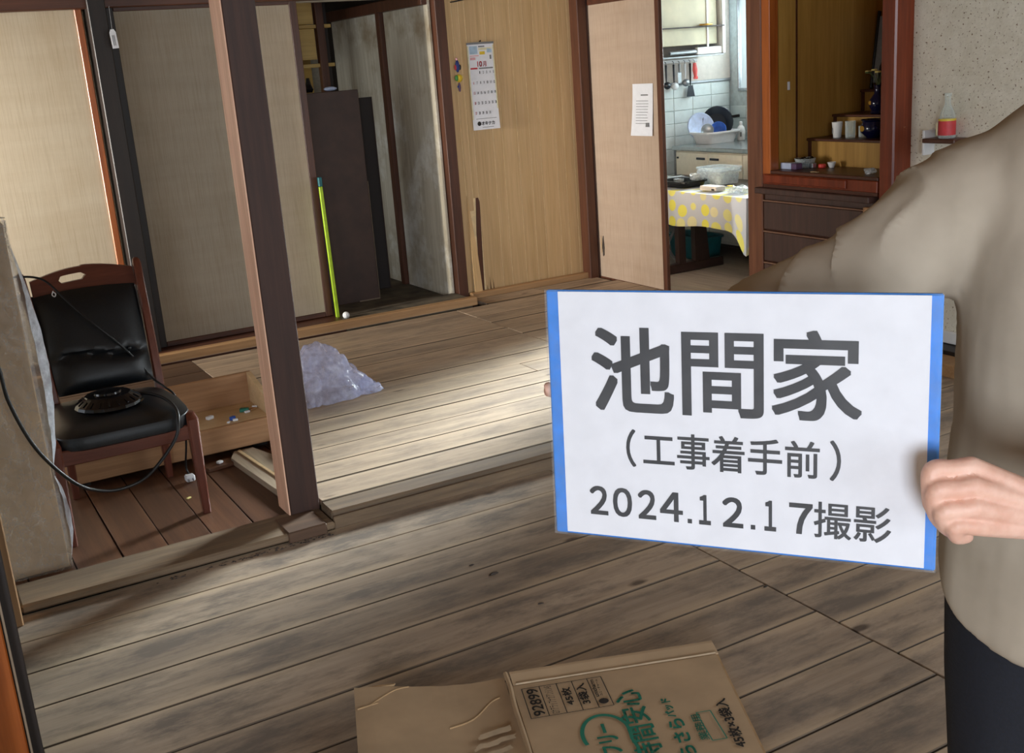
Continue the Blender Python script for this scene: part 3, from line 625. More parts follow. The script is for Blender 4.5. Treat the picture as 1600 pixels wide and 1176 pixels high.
def disc(name, label, cat, c, r, th, mat, ty, tz, dish=0.03, group=None):
    o = root(name, label, cat, c, group)
    prof = [(0.002, -dish), (r * .6, -dish), (r * .95, -0.004), (r, 0.0), (r * .95, 0.006), (r * .58, -dish + th), (0.002, -dish + th)]
    g = G().lathe(prof, (0, 0, 0), 24); g.xf(Matrix.Translation(c) @ Matrix.Rotation(R(tz), 4, 'Z') @ Matrix.Rotation(R(ty), 4, 'Y'))
    obj('body', g, mat, o, True); return o
p_ = disc('wok', 'dark wok standing on edge in the dish tub', 'wok', (5.83, 6.98, 0.955), 0.125, 0.008, 'darkpan', -78, 60, 0.05)
obj('handle', G().tube([(5.93, 6.93, 0.985), (5.985, 6.90, 0.99)], 0.012, 8), 'blackgloss', p_)
disc('tray_plate', 'pale blue round tray leaning left of the wok', 'tray', (5.70, 7.03, 0.93), 0.11, 0.006, 'paleblue', -75, 70, 0.012)
disc('blue_bowl', 'blue and white bowl in front of the wok', 'bowl', (5.77, 6.90, 0.905), 0.062, 0.006, 'bluebowl', -70, 55, 0.045)
disc('saucer', 'grey saucer standing left of the blue bowl', 'saucer', (5.675, 6.92, 0.905), 0.05, 0.005, 'greymetal', -78, 50, 0.012)
bt = root('soap_bottle', 'white pump bottle right of the dish tub', 'bottle', (6.0, 6.90, 0.80))
obj('body', G().lathe([(0.030, 0), (0.034, 0.01), (0.034, 0.07), (0.026, 0.10), (0.012, 0.115)], (5.98, 6.88, 0.801), 16), 'white', bt, True)
obj('cap', G().lathe([(0.013, 0.115), (0.013, 0.14), (0.006, 0.145)], (5.98, 6.88, 0.801), 12), 'white', bt, True)
obj('label_print', G().box(5.953, 5.957, 6.845, 6.865, 0.83, 0.865), 'calgrey', bt)
tag(obj('sponge', G().box(5.97, 6.05, 6.70, 6.75, 0.801, 0.825, 0.006), 'teal'), 'greenish sponge on the counter right of the bottle', 'sponge')
# ------------------------------------------------------------------ kitchen table
kt = root('kitchen_table', 'low dark trestle table standing in the kitchen', 'table', (5.05, 6.15, 0.0))
obj('table_top', G().box(4.72, 5.42, 5.40, 6.95, 0.565, 0.590, 0.004), 'tablewood', kt)
obj('foot', G().box(4.62, 5.20, 6.185, 6.245, 0.0, 0.065, 0.006), 'tablewood', kt)
def legp(x0, x1, x2, x3, y): return G().add([(x0, y - .022, .065), (x1, y - .022, .065), (x2, y - .022, .565), (x3, y - .022, .565), (x0, y + .022, .065), (x1, y + .022, .065), (x2, y + .022, .565), (x3, y + .022, .565)], [(0, 1, 2, 3), (4, 7, 6, 5), (0, 4, 5, 1), (1, 5, 6, 2), (2, 6, 7, 3), (3, 7, 4, 0)])
obj('leg', legp(4.945, 5.075, 5.02, 4.94, 6.215), 'tablewood', kt)
obj('leg', legp(4.80, 4.86, 4.855, 4.795, 6.215), 'tablewood', kt)
tc = root('tablecloth', 'white tablecloth with large yellow dots hanging over the kitchen table', 'tablecloth', (5.05, 6.15, 0.59))
t = NT('dotted cloth')
uvn = t.n('ShaderNodeUVMap').outputs[0]
vo = t.n('ShaderNodeTexVoronoi', {'Vector': uvn, 'Scale': 8.6, 'Randomness': 0.35})
dm = t.mask(vo.outputs['Distance'], 0.41, 0.38)
rnd = t.n('ShaderNodeSeparateXYZ', {0: vo.outputs['Color']}).outputs[0]
dc = t.ramp(rnd, [(0.25, (208, 204, 160)), (0.45, (206, 204, 130)), (0.75, (210, 206, 84))])
M['dots'] = t.done(t.mix(dm, C3((176, 182, 192)), dc), 0.5)
def cloth(u, v):        # u along the hanging near side (y from 6.95 to 5.37 then round the near end), v from table centre to hem
    L = 1.60; s = u * (L + 0.70)
    wob = 0.012 * math.sin(s * 16) * max(0, v - .5) * 2 + 0.010 * math.sin(s * 7 + 1) * max(0, v - .5) * 2
    corner = math.exp(-((s - L) / 0.09) ** 2)
    drop = 0.225 + 0.01 * math.sin(s * 9) + 0.13 * corner
    if s < L: y = 6.96 - s; x = 4.695; nx, ny = -1, 0
    else: y = 5.36; x = 4.695 + (s - L); nx, ny = 0, -1
    if corner > .02: nx, ny = (-.8, -.6)
    if v < .5:
        k = v * 2; cx = 5.06; cy = min(max(y, 5.65), 6.8)
        return (cx + (x - cx) * k, cy + (y - cy) * k, 0.597)
    k = (v - .5) * 2
    return (x + nx * (wob + .03 * k * corner), y + ny * (wob + .03 * k * corner), 0.597 - drop * k)
NU, NV = 92, 14
g = G().grid(cloth, NU, NV)
co = obj('cloth', g, 'dots', tc, True, fix=False)
uvl = co.data.uv_layers.new(name='UVMap')
for p in co.data.polygons:
    for li, vi in zip(p.loop_indices, p.vertices):
        i, j = divmod(vi, NV + 1); uvl.data[li].uv = (i / NU * 2.3, (j / NV) * 0.5)
def on_table(name, label, cat): return root(name, label, cat)
bt = root('black_tray', 'black plastic tray on the kitchen table', 'tray', (4.93, 6.25, 0.60))
obj('base', G().rings(tubshape(4.90, 6.26, 0.601, 0.10, 0.14, 0.032, 0.01, 1.1)), 'blackgloss', bt, True)
g = G().ball((4.985, 6.20, 0.655), 0.05, 14, 9, 1.1, 1.1, .55)
for p in g.v: p += Vector((noise.noise(p * 40), noise.noise(p * 40 + Vector((5, 1, 2))), noise.noise(p * 50))) * 0.02; p.z = max(p.z, 0.632)
tag(obj('crumpled_wrap', g, 'clearfilm'), 'crumpled clear wrapper lying on the black tray', 'wrapper')
fc = root('foam_container', 'white translucent lidded food container on the kitchen table', 'container', (5.15, 6.15, 0.60))
obj('container_body', G().rings(tubshape(5.13, 6.14, 0.601, 0.095, 0.12, 0.078, 0.006, 1.08)), 'clearfilm', fc, True)
obj('lid', G().rings(tubshape(5.13, 6.14, 0.692, 0.11, 0.136, 0.012, 0.01, 0.96)), 'clearfilm', fc, True)
fb = root('paper_box', 'small flat beige box at the table front', 'box', (4.84, 5.85, 0.60))
obj('carton', G().box(4.795, 4.875, 5.77, 5.94, 0.601, 0.632, 0.003), 'kplaster', fb)
obj('dark_print', G().box(4.7945, 4.795, 5.79, 5.82, 0.606, 0.618), 'inkblack', fb)
wp = root('food_wrapper', 'crumpled white wrapper with yellow print on the table', 'wrapper', (4.85, 5.62, 0.60))
g = G().ball((4.85, 5.60, 0.618), 0.06, 14, 8, 1, 1.3, .45)
for p in g.v: p += Vector((noise.noise(p * 35), noise.noise(p * 35 + Vector((3, 1, 2))), noise.noise(p * 45))) * 0.022; p.z = max(p.z, 0.601)
obj('wrapper_body', g, 'clearfilm', wp)
obj('yellow_print', G().box(4.80, 4.83, 5.625, 5.67, 0.643, 0.648, 0.002), 'yellow', wp)
g = G().ball((5.0, 6.45, 0.62), 0.10, 14, 8, 1, 1, .25)
for p in g.v: p += Vector((noise.noise(p * 25), noise.noise(p * 25 + Vector((3, 1, 2))), noise.noise(p * 45))) * 0.02; p.z = max(p.z, 0.601)
tag(obj('plastic_wrap', g, 'clearfilm'), 'flat sheet of clear wrap behind the black tray', 'wrapper')
tag(obj('paper_roll', G().lathe([(0.03, 0), (0.033, 0.06), (0.02, 0.10), (0.012, 0.13)], (4.80, 6.42, 0.601), 14), 'whiteenamel', smooth=True), 'white bottle at the left end of the kitchen table', 'bottle')
tb = root('teal_basin', 'teal plastic basin on the kitchen floor behind the table', 'basin', (5.27, 6.0, 0.0))
obj('basin', G().rings(tubshape(5.285, 6.62, 0.001, 0.10, 0.20, 0.16, 0.01, 1.12)), 'teal', tb, True)
st = root('folding_stool', 'dark blue folding stool under the kitchen table', 'stool', (4.83, 6.5, 0.0))
obj('seat', G().box(4.76, 4.98, 6.42, 6.62, 0.30, 0.325, 0.008), 'navyblue', st)
for a, b in (((4.77, 6.43), (4.97, 6.43)), ((4.97, 6.43), (4.77, 6.43)), ((4.77, 6.61), (4.97, 6.61)), ((4.97, 6.61), (4.77, 6.61))):
    obj('leg', G().tube([(a[0], a[1], 0.012), (b[0], b[1], 0.30)], 0.010, 8), 'greymetal', st)
# ================================================================== ALTAR CABINET
al = root('altar_cabinet', 'built in brown household altar with stepped shelves', 'altar', (4.6, 4.25, 0.0))
obj('left_panel', G().box(4.27, 4.395, 4.605, 4.63, 0.86, Zc), 'altarpanel', al)
obj('left_panel', G().box(4.40, 5.16, 4.610, 4.63, 0.86, Zc), 'altarpanel', al)
obj('left_batten', G().box(4.392, 4.402, 4.60, 4.63, 0.86, Zc), 'altardark', al)
obj('right_panel', G().box(4.34, 5.16, 3.85, 3.87, 0.86, Zc), 'altarpanel', al)
obj('back_panel', G().box(5.14, 5.16, 3.87, 4.61, 0.86, Zc), 'altarpanel', al)
obj('side_jamb', G().box(4.20, 4.262, 4.598, 4.66, 0.79, Zc, 0.003), 'orangewood', al)
obj('shelf_board', G().box(4.20, 4.50, 3.845, 4.60, 0.842, 0.861, 0.003), 'altardark', al)
obj('front_rail', G().box(4.196, 4.215, 3.845, 4.655, 0.785, 0.842, 0.003), 'redpost', al)
obj('sliding_lip', G().box(4.185, 4.196, 4.04, 4.63, 0.795, 0.838, 0.003), 'redpost', al)
obj('lip_board', G().box(4.165, 4.30, 3.87, 4.69, 0.735, 0.768, 0.004), 'drawer', al)
obj('inner_riser', G().box(4.20, 4.30, 3.845, 4.655, 0.768, 0.785), 'altardark', al)
obj('carcass', G().box(4.225, 4.9, 3.845, 4.66, 0.0, 0.735), 'altardark', al)
st_ = [(4.49, 4.68, 0.861, 1.006), (4.68, 4.894, 1.006, 1.119), (4.894, 5.14, 1.119, 1.237)]
for (xa, xb, za, zb) in st_:
    obj('riser', G().box(xa, xa + 0.012, 3.872, 4.605, za - 0.01, zb - 0.014), 'altarpanel', al)
    obj('tread', G().box(xa - 0.018, xb + 0.01, 3.872, 4.607, zb - 0.014, zb, 0.003), 'altardark', al)
    obj('tread_end', G().box(xa - 0.006, xa + 0.0, 4.585, 4.606, za, zb - 0.014), 'altardark', al)
obj('worn_block', G().box(4.17, 4.20, 3.86, 3.91, 0.685, 0.715, 0.003), 'boxwood', al)
obj('drawer_strip', G().box(4.212, 4.224, 3.86, 4.655, 0.70, 0.735), 'drawer', al)
for z0, z1 in ((0.536, 0.690), (0.36, 0.520), (0.18, 0.345), (0.0, 0.165)):
    d = obj('drawer', G().box(4.200, 4.224, 3.86, 4.655, z0, z1, 0.004), 'drawer', al)
    obj('edge_bead', G().box(4.194, 4.210, 3.86, 4.655, z1 + 0.001, z1 + 0.009, 0.002), 'drawergap', d)
# things on the altar
vs = root('porcelain_vase', 'dark cobalt vase with flowers on the second altar step', 'vase', (4.76, 4.33, 1.12))
vc = (4.725, 4.335, 1.1195)
obj('body', G().lathe([(0.034, 0), (0.040, 0.006), (0.032, 0.018), (0.046, 0.045), (0.046, 0.065), (0.030, 0.09), (0.019, 0.105), (0.018, 0.135), (0.024, 0.15), (0.020, 0.15), (0.014, 0.14)], vc, 24), 'cobalt', vs, True)
obj('gold_crest', G().lathe([(0.0115, -.0005), (0.0105, 0.0012)], (0, 0, 0), 14).xf(Matrix.Translation((4.681, 4.349, 1.178)) @ Matrix.Rotation(R(-90), 4, 'Y')), 'gold', vs)
for k in range(7):
    a = k * 0.9; r_ = 0.02 + 0.05 * random.random(); tip = Vector(vc) + Vector((r_ * math.cos(a) * .8, r_ * math.sin(a) * 1.4, 0.19 + 0.06 * random.random()))
    s_ = obj('flower_stem', G().tube(catmull([Vector(vc) + Vector((0, 0, .14)), (Vector(vc) + Vector((0, 0, .17)) + tip) / 2, tip], 4), 0.0018, 5), 'leafgreen', vs)
    fg = G()
    for q in range(5):
        b = q * 1.257; fg.ball(tip + Vector((0.009 * math.cos(b), 0.009 * math.sin(b), 0)), 0.009, 7, 4, 1, 1, .6)
    obj('bloom', fg, 'flower' if k % 3 else 'leafgreen', s_)
ib = root('incense_bowl', 'wide dark cobalt incense bowl on the lowest altar step', 'bowl', (4.585, 4.24, 1.0065))
obj('body', G().lathe([(0.036, 0), (0.040, 0.006), (0.066, 0.03), (0.070, 0.055), (0.060, 0.078), (0.058, 0.085), (0.068, 0.094), (0.064, 0.097), (0.050, 0.085), (0.05, 0.07)], (4.59, 4.235, 1.0065), 26), 'cobalt', ib, True)
obj('gold_crest', G().lathe([(0.016, -.0005), (0.014, 0.0015)], (0, 0, 0), 14).xf(Matrix.Translation((4.521, 4.252, 1.058)) @ Matrix.Rotation(R(-90), 4, 'Y')), 'gold', ib)
obj('ash', G().lathe([(0.05, 0.074), (0.002, 0.078)], (4.59, 4.235, 1.0065), 20), 'calgrey', ib)
cu_ = root('white_cup', 'plain white cup on the lowest altar step', 'cup', (4.55, 4.445, 1.0065))
obj('body', G().lathe([(0.019, 0), (0.021, 0.002), (0.029, 0.083), (0.027, 0.083), (0.019, 0.006), (0.002, 0.005)], (4.545, 4.45, 1.0065), 20), 'whiteenamel', cu_, True)
obj('faint_print', G().box(4.5165, 4.5175, 4.455, 4.46, 1.03, 1.06), 'calgrey', cu_)
tag(obj('drinking_glass', G().lathe([(0.024, 0), (0.026, 0.002), (0.028, 0.088), (0.026, 0.088), (0.024, 0.006), (0.002, 0.005)], (4.555, 4.365, 1.0065), 20), 'glass', smooth=True), 'clear drinking glass between white cup and incense bowl', 'glass')
tag(obj('small_glass', G().lathe([(0.020, 0), (0.022, 0.002), (0.023, 0.06), (0.021, 0.06), (0.020, 0.006), (0.002, 0.005)], (4.60, 4.32, 1.0065), 18), 'glass', smooth=True), 'smaller clear glass close to the incense bowl', 'glass')
pf = root('picture_frame', 'black framed grey portrait leaning behind the altar flowers', 'picture frame', (4.96, 4.42, 1.238))
FR = Matrix.Translation((4.945, 4.458, 1.239)) @ Matrix.Rotation(R(8), 4, 'Y')
for a in ((0, .02, .133, .145, 0, .42), (0, .02, -.145, -.115, 0, .42), (0, .02, -.115, .115, 0, .03), (0, .02, -.115, .115, .39, .42)): obj('frame_bar', G().box(*a, 0.003, mat=FR), 'frameblack', pf)
obj('backing', G().box(.012, .018, -.115, .134, .03, .39, mat=FR), 'photogrey', pf)
g = G(); g.poly([(-.115, .03), (.10, .03), (.095, .12), (.06, .19), (.0, .24), (-.115, .24)], .002); g.xf(FR @ Matrix(((0, 0, -1, .0115), (1, 0, 0, 0), (0, 1, 0, 0), (0, 0, 0, 1)))); obj('dark_tone', g, 'photodark', pf)
tag(obj('note_slip', G().box(4.33, 4.345, 4.5985, 4.6045, 1.275, 1.318, 0.001).xf(Matrix.Identity(4)), 'paper'), 'small pale slip stuck on the altar side panel', 'slip')
sb = root('matchbox', 'pale blue and purple box at left on the altar shelf', 'box', (4.29, 4.54, 0.862))
obj('carton', G().box(4.27, 4.315, 4.515, 4.595, 0.862, 0.895, 0.002), 'paleblue', sb)
obj('purple_end', G().box(4.27, 4.315, 4.475, 4.514, 0.862, 0.893, 0.002), 'purplebox', sb)
db2 = root('beads', 'dark glass dish heaped with black beads on the altar shelf', 'dish', (4.36, 4.52, 0.862))
obj('dish', G().lathe([(0.04, 0), (0.05, 0.02), (0.058, 0.05), (0.055, 0.05), (0.04, 0.006)], (4.375, 4.515, 0.862), 20), 'glass', db2, True)
g = G()
for k in range(26): g.ball((4.375 + random.uniform(-.034, .034), 4.515 + random.uniform(-.034, .034), 0.885 + random.uniform(-.012, .025)), 0.011, 7, 5)
obj('bead_heap', g, 'blackgloss', db2, True)['kind'] = 'stuff'
tag(obj('red_tin', G().lathe([(0.018, 0), (0.020, 0.003), (0.020, 0.016), (0.017, 0.02)], (4.40, 4.415, 0.862), 16), 'red', smooth=True), 'little red tin in the middle of the altar shelf', 'tin')
tag(obj('sake_cup', G().lathe([(0.012, 0), (0.014, 0.004), (0.024, 0.03), (0.022, 0.03), (0.011, 0.006)], (4.42, 4.365, 0.862), 16), 'whiteenamel', smooth=True), 'small white cup beside the red tin', 'cup')
tag(obj('grey_carton', G().box(4.36, 4.39, 4.445, 4.47, 0.862, 0.888, 0.002), 'greymetal'), 'small grey carton between bead dish and red tin', 'carton')
g = G().ball((4.30, 3.985, 0.876), 0.03, 12, 7, 1, 1.2, .5)
for p in g.v: p += Vector((noise.noise(p * 60), noise.noise(p * 60 + Vector((3, 1, 2))), noise.noise(p * 60))) * 0.012; p.z = max(p.z, 0.862)
tag(obj('foil_wrapper', g, 'clearfilm'), 'crumpled clear wrapper at right on the altar shelf', 'wrapper')
g = G().box(4.22, 4.235, 4.27, 4.32, 0.862, 0.866, 0.001); tag(obj('paper_scrap', g, 'boxply'), 'tiny paper scrap near the altar shelf front', 'scrap')
# bottle on the sand wall shelf
sf = root('wall_shelf', 'small wooden shelf with white upright on the sand wall', 'shelf', (4.27, 3.52, 1.03))
obj('shelf_board', G().box(4.215, 4.318, 3.42, 3.60, 1.030, 1.050, 0.003), 'altardark', sf)
obj('upright_strip', G().box(4.245, 4.318, 3.612, 3.625, 0.97, 1.085, 0.002), 'white', sf)
bo = root('glass_bottle', 'clear glass bottle with red label on the little wall shelf', 'bottle', (4.268, 3.505, 1.05))
obj('glass_body', G().lathe([(0.036, 0), (0.038, 0.004), (0.038, 0.085), (0.030, 0.115), (0.014, 0.15), (0.013, 0.185), (0.016, 0.188), (0.016, 0.2), (0.013, 0.2)], (4.268, 3.505, 1.0505), 20), 'glass', bo, True)
obj('label', G().lathe([(0.0386, 0.014), (0.0386, 0.078)], (4.268, 3.505, 1.0505), 20, cap=False), 'redlabel', bo, True, fix=False)
obj('label_edge', G().lathe([(0.0388, 0.078), (0.0388, 0.088)], (4.268, 3.505, 1.0505), 20, cap=False), 'yellowlabel', bo, True, fix=False)
obj('label_panel', G().box(4.2275, 4.229, 3.525, 3.532, 1.066, 1.12), 'calyellow', bo)
# ================================================================== PAPERS ON THE WALLS
ca = root('wall_calendar', 'long paper calendar hanging on the grooved panel wall', 'calendar', mat=Matrix.Translation((3.4235, 6.372, 1.39)) @ Matrix.Rotation(R(90), 4, 'X'))
def flat(u0, u1, v0, v1, w0=0.0, w1=0.0005): return G().box(u0, u1, v0, v1, w0, w1)
g = G().grid(lambda u, v: (-0.094 + 0.188 * u, 0.265 - 0.53 * v, 0.002 + 0.012 * v * v * (0.4 + u)), 8, 12); obj('sheet', g, 'paper', ca, True, True, fix=False)
obj('top_rail', flat(-0.096, 0.096, 0.258, 0.270, 0, 0.006), 'calgrey', ca, local=True)
def cal(u0, u1, v0, v1, mat, nm='print_block'):
    def z(u, v): return 0.0028 + 0.012 * ((0.265 - v) / .53) ** 2 * (0.4 + (u + .094) / .188)
    return obj(nm, G().add([(u0, v0, z(u0, v0)), (u1, v0, z(u1, v0)), (u1, v1, z(u1, v1)), (u0, v1, z(u0, v1))], [(0, 1, 2, 3)]), mat, ca, local=True, fix=False)
cal(-0.094, -0.086, -0.2, 0.25, 'calyellow'); cal(0.086, 0.094, -0.14, 0.25, 'calyellow')
cal(-0.078, -0.022, 0.20, 0.248, 'calblue'); cal(-0.014, 0.078, 0.222, 0.236, 'calyellow'); cal(0.045, 0.078, 0.205, 0.23, 'calblue'); cal(-0.014, 0.03, 0.24, 0.248, 'calgrey'); cal(-0.008, 0.03, 0.195, 0.214, 'toyyellow')
cal(-0.078, -0.015, 0.186, 0.192, 'calpink'); cal(-0.078, -0.04, 0.165, 0.18, 'calpink'); cal(-0.08, -0.03, 0.108, 0.118, 'calred'); cal(-0.02, 0.08, 0.108, 0.116, 'calgrey'); cal(0.062, 0.074, 0.165, 0.19, 'calgrey')
def caltext(body, u0, u1, v0, v1, mat, off=0.0):
    g = text_geo(body, u0, u1, v0, v1, off)
    for p in g.v: p.z = 0.0034 + 0.012 * ((0.265 - p.y) / .53) ** 2 * (0.4 + (p.x + .094) / .188)
    return obj('lettering', g, mat, ca, local=True, fix=False)
caltext('10', -0.030, 0.004, 0.122, 0.156, 'calred', 0.0012); caltext('月', 0.010, 0.034, 0.122, 0.154, 'calred', 0.0008)
day = 1
for k in range(5):
    for c_ in range(2 if k == 0 else 0, 7):
        if day > 31: break
        u = -0.071 + 0.0245 * c_; wd_ = 0.0055 if day < 10 else 0.0105
        caltext(str(day), u - wd_ / 2 + .005, u + wd_ / 2 + .005, 0.079 - 0.062 * k, 0.096 - 0.062 * k, 'calred' if c_ == 0 else 'inkblack', 0.0004); day += 1
caltext('オキナカ', -0.035, 0.058, -0.238, -0.214, 'inkblack', 0.0008)
obj('emblem', G().lathe([(0.014, 0.0128), (0.010, 0.0136)], (-0.052, -0.226, 0), 16), 'inkblack', ca, local=True)
cal(-0.07, 0.075, -0.198, -0.195, 'calgrey'); cal(-0.03, 0.05, -0.252, -0.249, 'calgrey')
tag(obj('wall_hook', G().tube([(3.424, 6.376, 1.665), (3.424, 6.362, 1.665), (3.424, 6.36, 1.672)], 0.004, 6), 'blackgloss'), 'small dark hook holding the calendar', 'hook')
tag(obj('wire', G().tube([(3.245, 6.376, 1.905), (3.245, 6.34, 1.905), (3.32, 6.335, 1.915), (3.55, 6.335, 1.92)], 0.004, 6), 'cable'), 'thin dark wire near the top of the panel wall', 'wire')
ty = root('hanging_charm', 'blue bird shaped charm on the wall left of calendar', 'ornament', (3.252, 6.37, 1.50))
obj('body', G().ball((3.252, 6.367, 1.525), 0.02, 10, 7, .75, .4, 1.9), 'toyblue', ty, True)
obj('wing', G().ball((3.268, 6.364, 1.518), 0.012, 8, 5, .7, .3, 1.4), 'photodark', ty, True); obj('wing', G().ball((3.236, 6.364, 1.518), 0.012, 8, 5, .7, .3, 1.4), 'calred', ty, True)
obj('beak', G().ball((3.246, 6.362, 1.568), 0.009, 8, 5), 'calpink', ty, True)
ty = root('hanging_charm', 'yellow and green fish shaped charm under the blue one', 'ornament', (3.252, 6.37, 1.44))
obj('body', G().ball((3.256, 6.366, 1.452), 0.026, 10, 7, .95, .4, .95), 'toyyellow', ty, True)
obj('head', G().ball((3.238, 6.362, 1.454), 0.017, 8, 6, .8, .4, 1.1), 'toygreen', ty, True)
obj('tail_fin', G().ball((3.280, 6.366, 1.458), 0.010, 8, 5, .6, .3, 1.2), 'flower', ty, True)
ty = root('hanging_charm', 'narrow dark purple charm under the yellow fish', 'ornament', (3.252, 6.37, 1.38))
obj('body', G().ball((3.256, 6.368, 1.398), 0.012, 8, 7, .8, .4, 2.4), 'purplebox', ty, True); obj('fin', G().ball((3.246, 6.366, 1.402), 0.008, 7, 5, .8, .3, 1.0), 'toyblue', ty, True)
# printed notice on the beige door (faces -x)
NM = Matrix(((0, 0, -1, 4.190), (-1, 0, 0, 5.720), (0, 1, 0, 1.180), (0, 0, 0, 1)))
nt = root('paper_notice', 'white printed sheet pinned on the beige door', 'notice', mat=NM)
g = G().grid(lambda u, v: (-0.105 + 0.21 * u - 0.012 * v, 0.16 - 0.315 * v, 0.001 + 0.02 * v * v * (1 - u * .6)), 6, 8); obj('sheet', g, 'paper', nt, True, True, fix=False)
def nz(x, y): v = (0.16 - y) / .315; return 0.0018 + 0.02 * v * v
obj('print_line', G().add([(-0.02, .088, nz(0, .088)), (0.055, .088, nz(0, .088)), (0.055, .096, nz(0, .096)), (-0.02, .096, nz(0, .096))], [(0, 1, 2, 3)]), 'calgrey', nt, local=True, fix=False)
for k in range(9):
    y = 0.055 - 0.017 * k; x1 = 0.06 - 0.02 * random.random()
    obj('print_line', G().add([(-0.07, y, nz(0, y)), (x1, y, nz(0, y)), (x1, y + .003, nz(0, y + .003)), (-0.07, y + .003, nz(0, y + .003))], [(0, 1, 2, 3)]), 'calgrey', nt, local=True, fix=False)
obj('stamp', G().add([(0.035, -.10, nz(0, -.1)), (0.065, -.10, nz(0, -.1)), (0.065, -.075, nz(0, -.075)), (0.035, -.075, nz(0, -.075))], [(0, 1, 2, 3)]), 'calgrey', nt, local=True, fix=False)
tag_ = root('paper_tag', 'white paper tag hanging on a string before the dark pillar', 'tag', (1.19, 6.2, 1.74))
g = G(); g.poly([(-.016, 0), (.016, 0), (.016, .08), (.008, .095), (-.008, .095), (-.016, .08)], .001); g.xf(Matrix.Translation((1.193, 6.2, 1.742)) @ Matrix.Rotation(R(-3), 4, 'Y') @ Matrix.Rotation(R(90), 4, 'X')); obj('card', g, 'paper', tag_)
obj('string', G().tube([(1.189, 6.2, 1.835), (1.192, 6.2, 1.95)], 0.0012, 5), 'calgrey', tag_)
for k in range(2):
    g = G().box(-.007 + .008 * k, -.004 + .008 * k, .014, .066, .0012, .0014); g.xf(Matrix.Translation((1.193, 6.2, 1.742)) @ Matrix.Rotation(R(-3), 4, 'Y') @ Matrix.Rotation(R(90), 4, 'X')); obj('print_line', g, 'calgrey', tag_)
# ================================================================== CHAIR AND ITS SURROUNDINGS
ch = root('dining_chair', 'black vinyl dining chair with red brown frame on the low floor', 'chair', (0.61, 4.2, 0.0))
# seat cushion: superellipse slab, puffed
def seat_ring(z, k):
    out = []
    for q in range(36):
        a = 2 * math.pi * q / 36; c_, s_ = math.cos(a), math.sin(a)
        x_ = math.copysign(abs(c_) ** .35, c_) * 0.247 * k; y_ = math.copysign(abs(s_) ** .35, s_) * 0.245 * k
        out.append((0.580 + x_ * (1 - .06 * (y_ > 0)), 4.165 + y_, z - 0.012 * (y_ / .245) ** 2 * (y_ < 0)))
    return out
obj('seat', G().rings([seat_ring(0.345, .95), seat_ring(0.352, .99), seat_ring(0.375, 1.0), seat_ring(0.395, .97), seat_ring(0.408, .86), seat_ring(0.413, .5), seat_ring(0.414, .05)]), 'leather', ch, True)
obj('apron', G().box(0.345, 0.81, 3.935, 3.957, 0.290, 0.347, 0.004), 'chairwoodx', ch)
obj('apron', G().box(0.42, 0.79, 4.385, 4.405, 0.300, 0.347, 0.004), 'chairwoodx', ch)
for q in (0.345, 0.80): obj('side_rail', G().box(q - .010, q + .010, 3.95, 4.40, 0.295, 0.347, 0.004), 'chairwoodx', ch)
def sqleg(pts, w):
    g = G(); rr = []
    for p, (a, b) in zip(pts, w):
        rr.append([Vector(p) + Vector((sx * a, sy * b, 0)) for sx, sy in ((-1, -.7), (-.7, -1), (.7, -1), (1, -.7), (1, .7), (.7, 1), (-.7, 1), (-1, .7))])
    return g.rings(rr)
for q in (0.338, 0.812): obj('leg', sqleg([(q, 3.938, 0.0), (q, 3.945, 0.2), (q, 3.95, 0.365), (q, 3.97, 0.385)], [(.014, .016), (.018, .020), (.021, .024), (.015, .018)]), 'chairwood', ch, True)
for q, s in ((0.425, -1), (0.79, 1)): obj('leg', sqleg([(q, 4.432, 0.0), (q, 4.42, 0.2), (q + .008 * s, 4.40, 0.34), (q + .015 * s, 4.41, 0.42), (q + .025 * s, 4.50, 0.70), (q + .034 * s, 4.572, 0.865), (q + .034 * s, 4.580, 0.880), (q + .034 * s, 4.582, 0.886)], [(.013, .015), (.016, .018), (.017, .022), (.017, .022), (.016, .018), (.015, .016), (.012, .012), (.005, .005)]), 'chairwood', ch, True)
# back cushion with pulled crease
def back(u, v):
    z = 0.425 + 0.365 * v; x = 0.605 + (u - .5) * (0.355 + 0.03 * v)
    yb = 4.405 + 0.155 * v ** 1.2
    puff = 0.040 * (1 - abs(2 * u - 1) ** 4) * (1 - abs(2 * v - 1) ** 6)
    cr = math.exp(-((v - .36 - 0.03 * math.sin(u * 6)) / .035) ** 2) * (1 - abs(2 * u - 1) ** 6) * 0.020
    bt = math.exp(-(((u - .80) / .05) ** 2 + ((v - .37) / .06) ** 2)) * 0.012 + math.exp(-(((u - .20) / .05) ** 2 + ((v - .37) / .06) ** 2)) * 0.012
    return (x, yb - 0.012 - puff + cr + bt + 0.02 * (2 * u - 1) ** 2 * 0, z + 0.012 * (1 - (2 * u - 1) ** 2) * (v > .5) * (v - .5) * 2)
g = G().grid(back, 30, 30)
g.grid(lambda u, v: (0.605 + (u - .5) * (0.355 + 0.03 * v), 4.425 + 0.155 * v ** 1.2, 0.425 + 0.365 * v), 6, 10)
obj('backrest', g, 'leather', ch, True)
bk = obj('button', G().ball((0.715, 4.412, 0.562), 0.008, 8, 6), 'leather', ch, True)
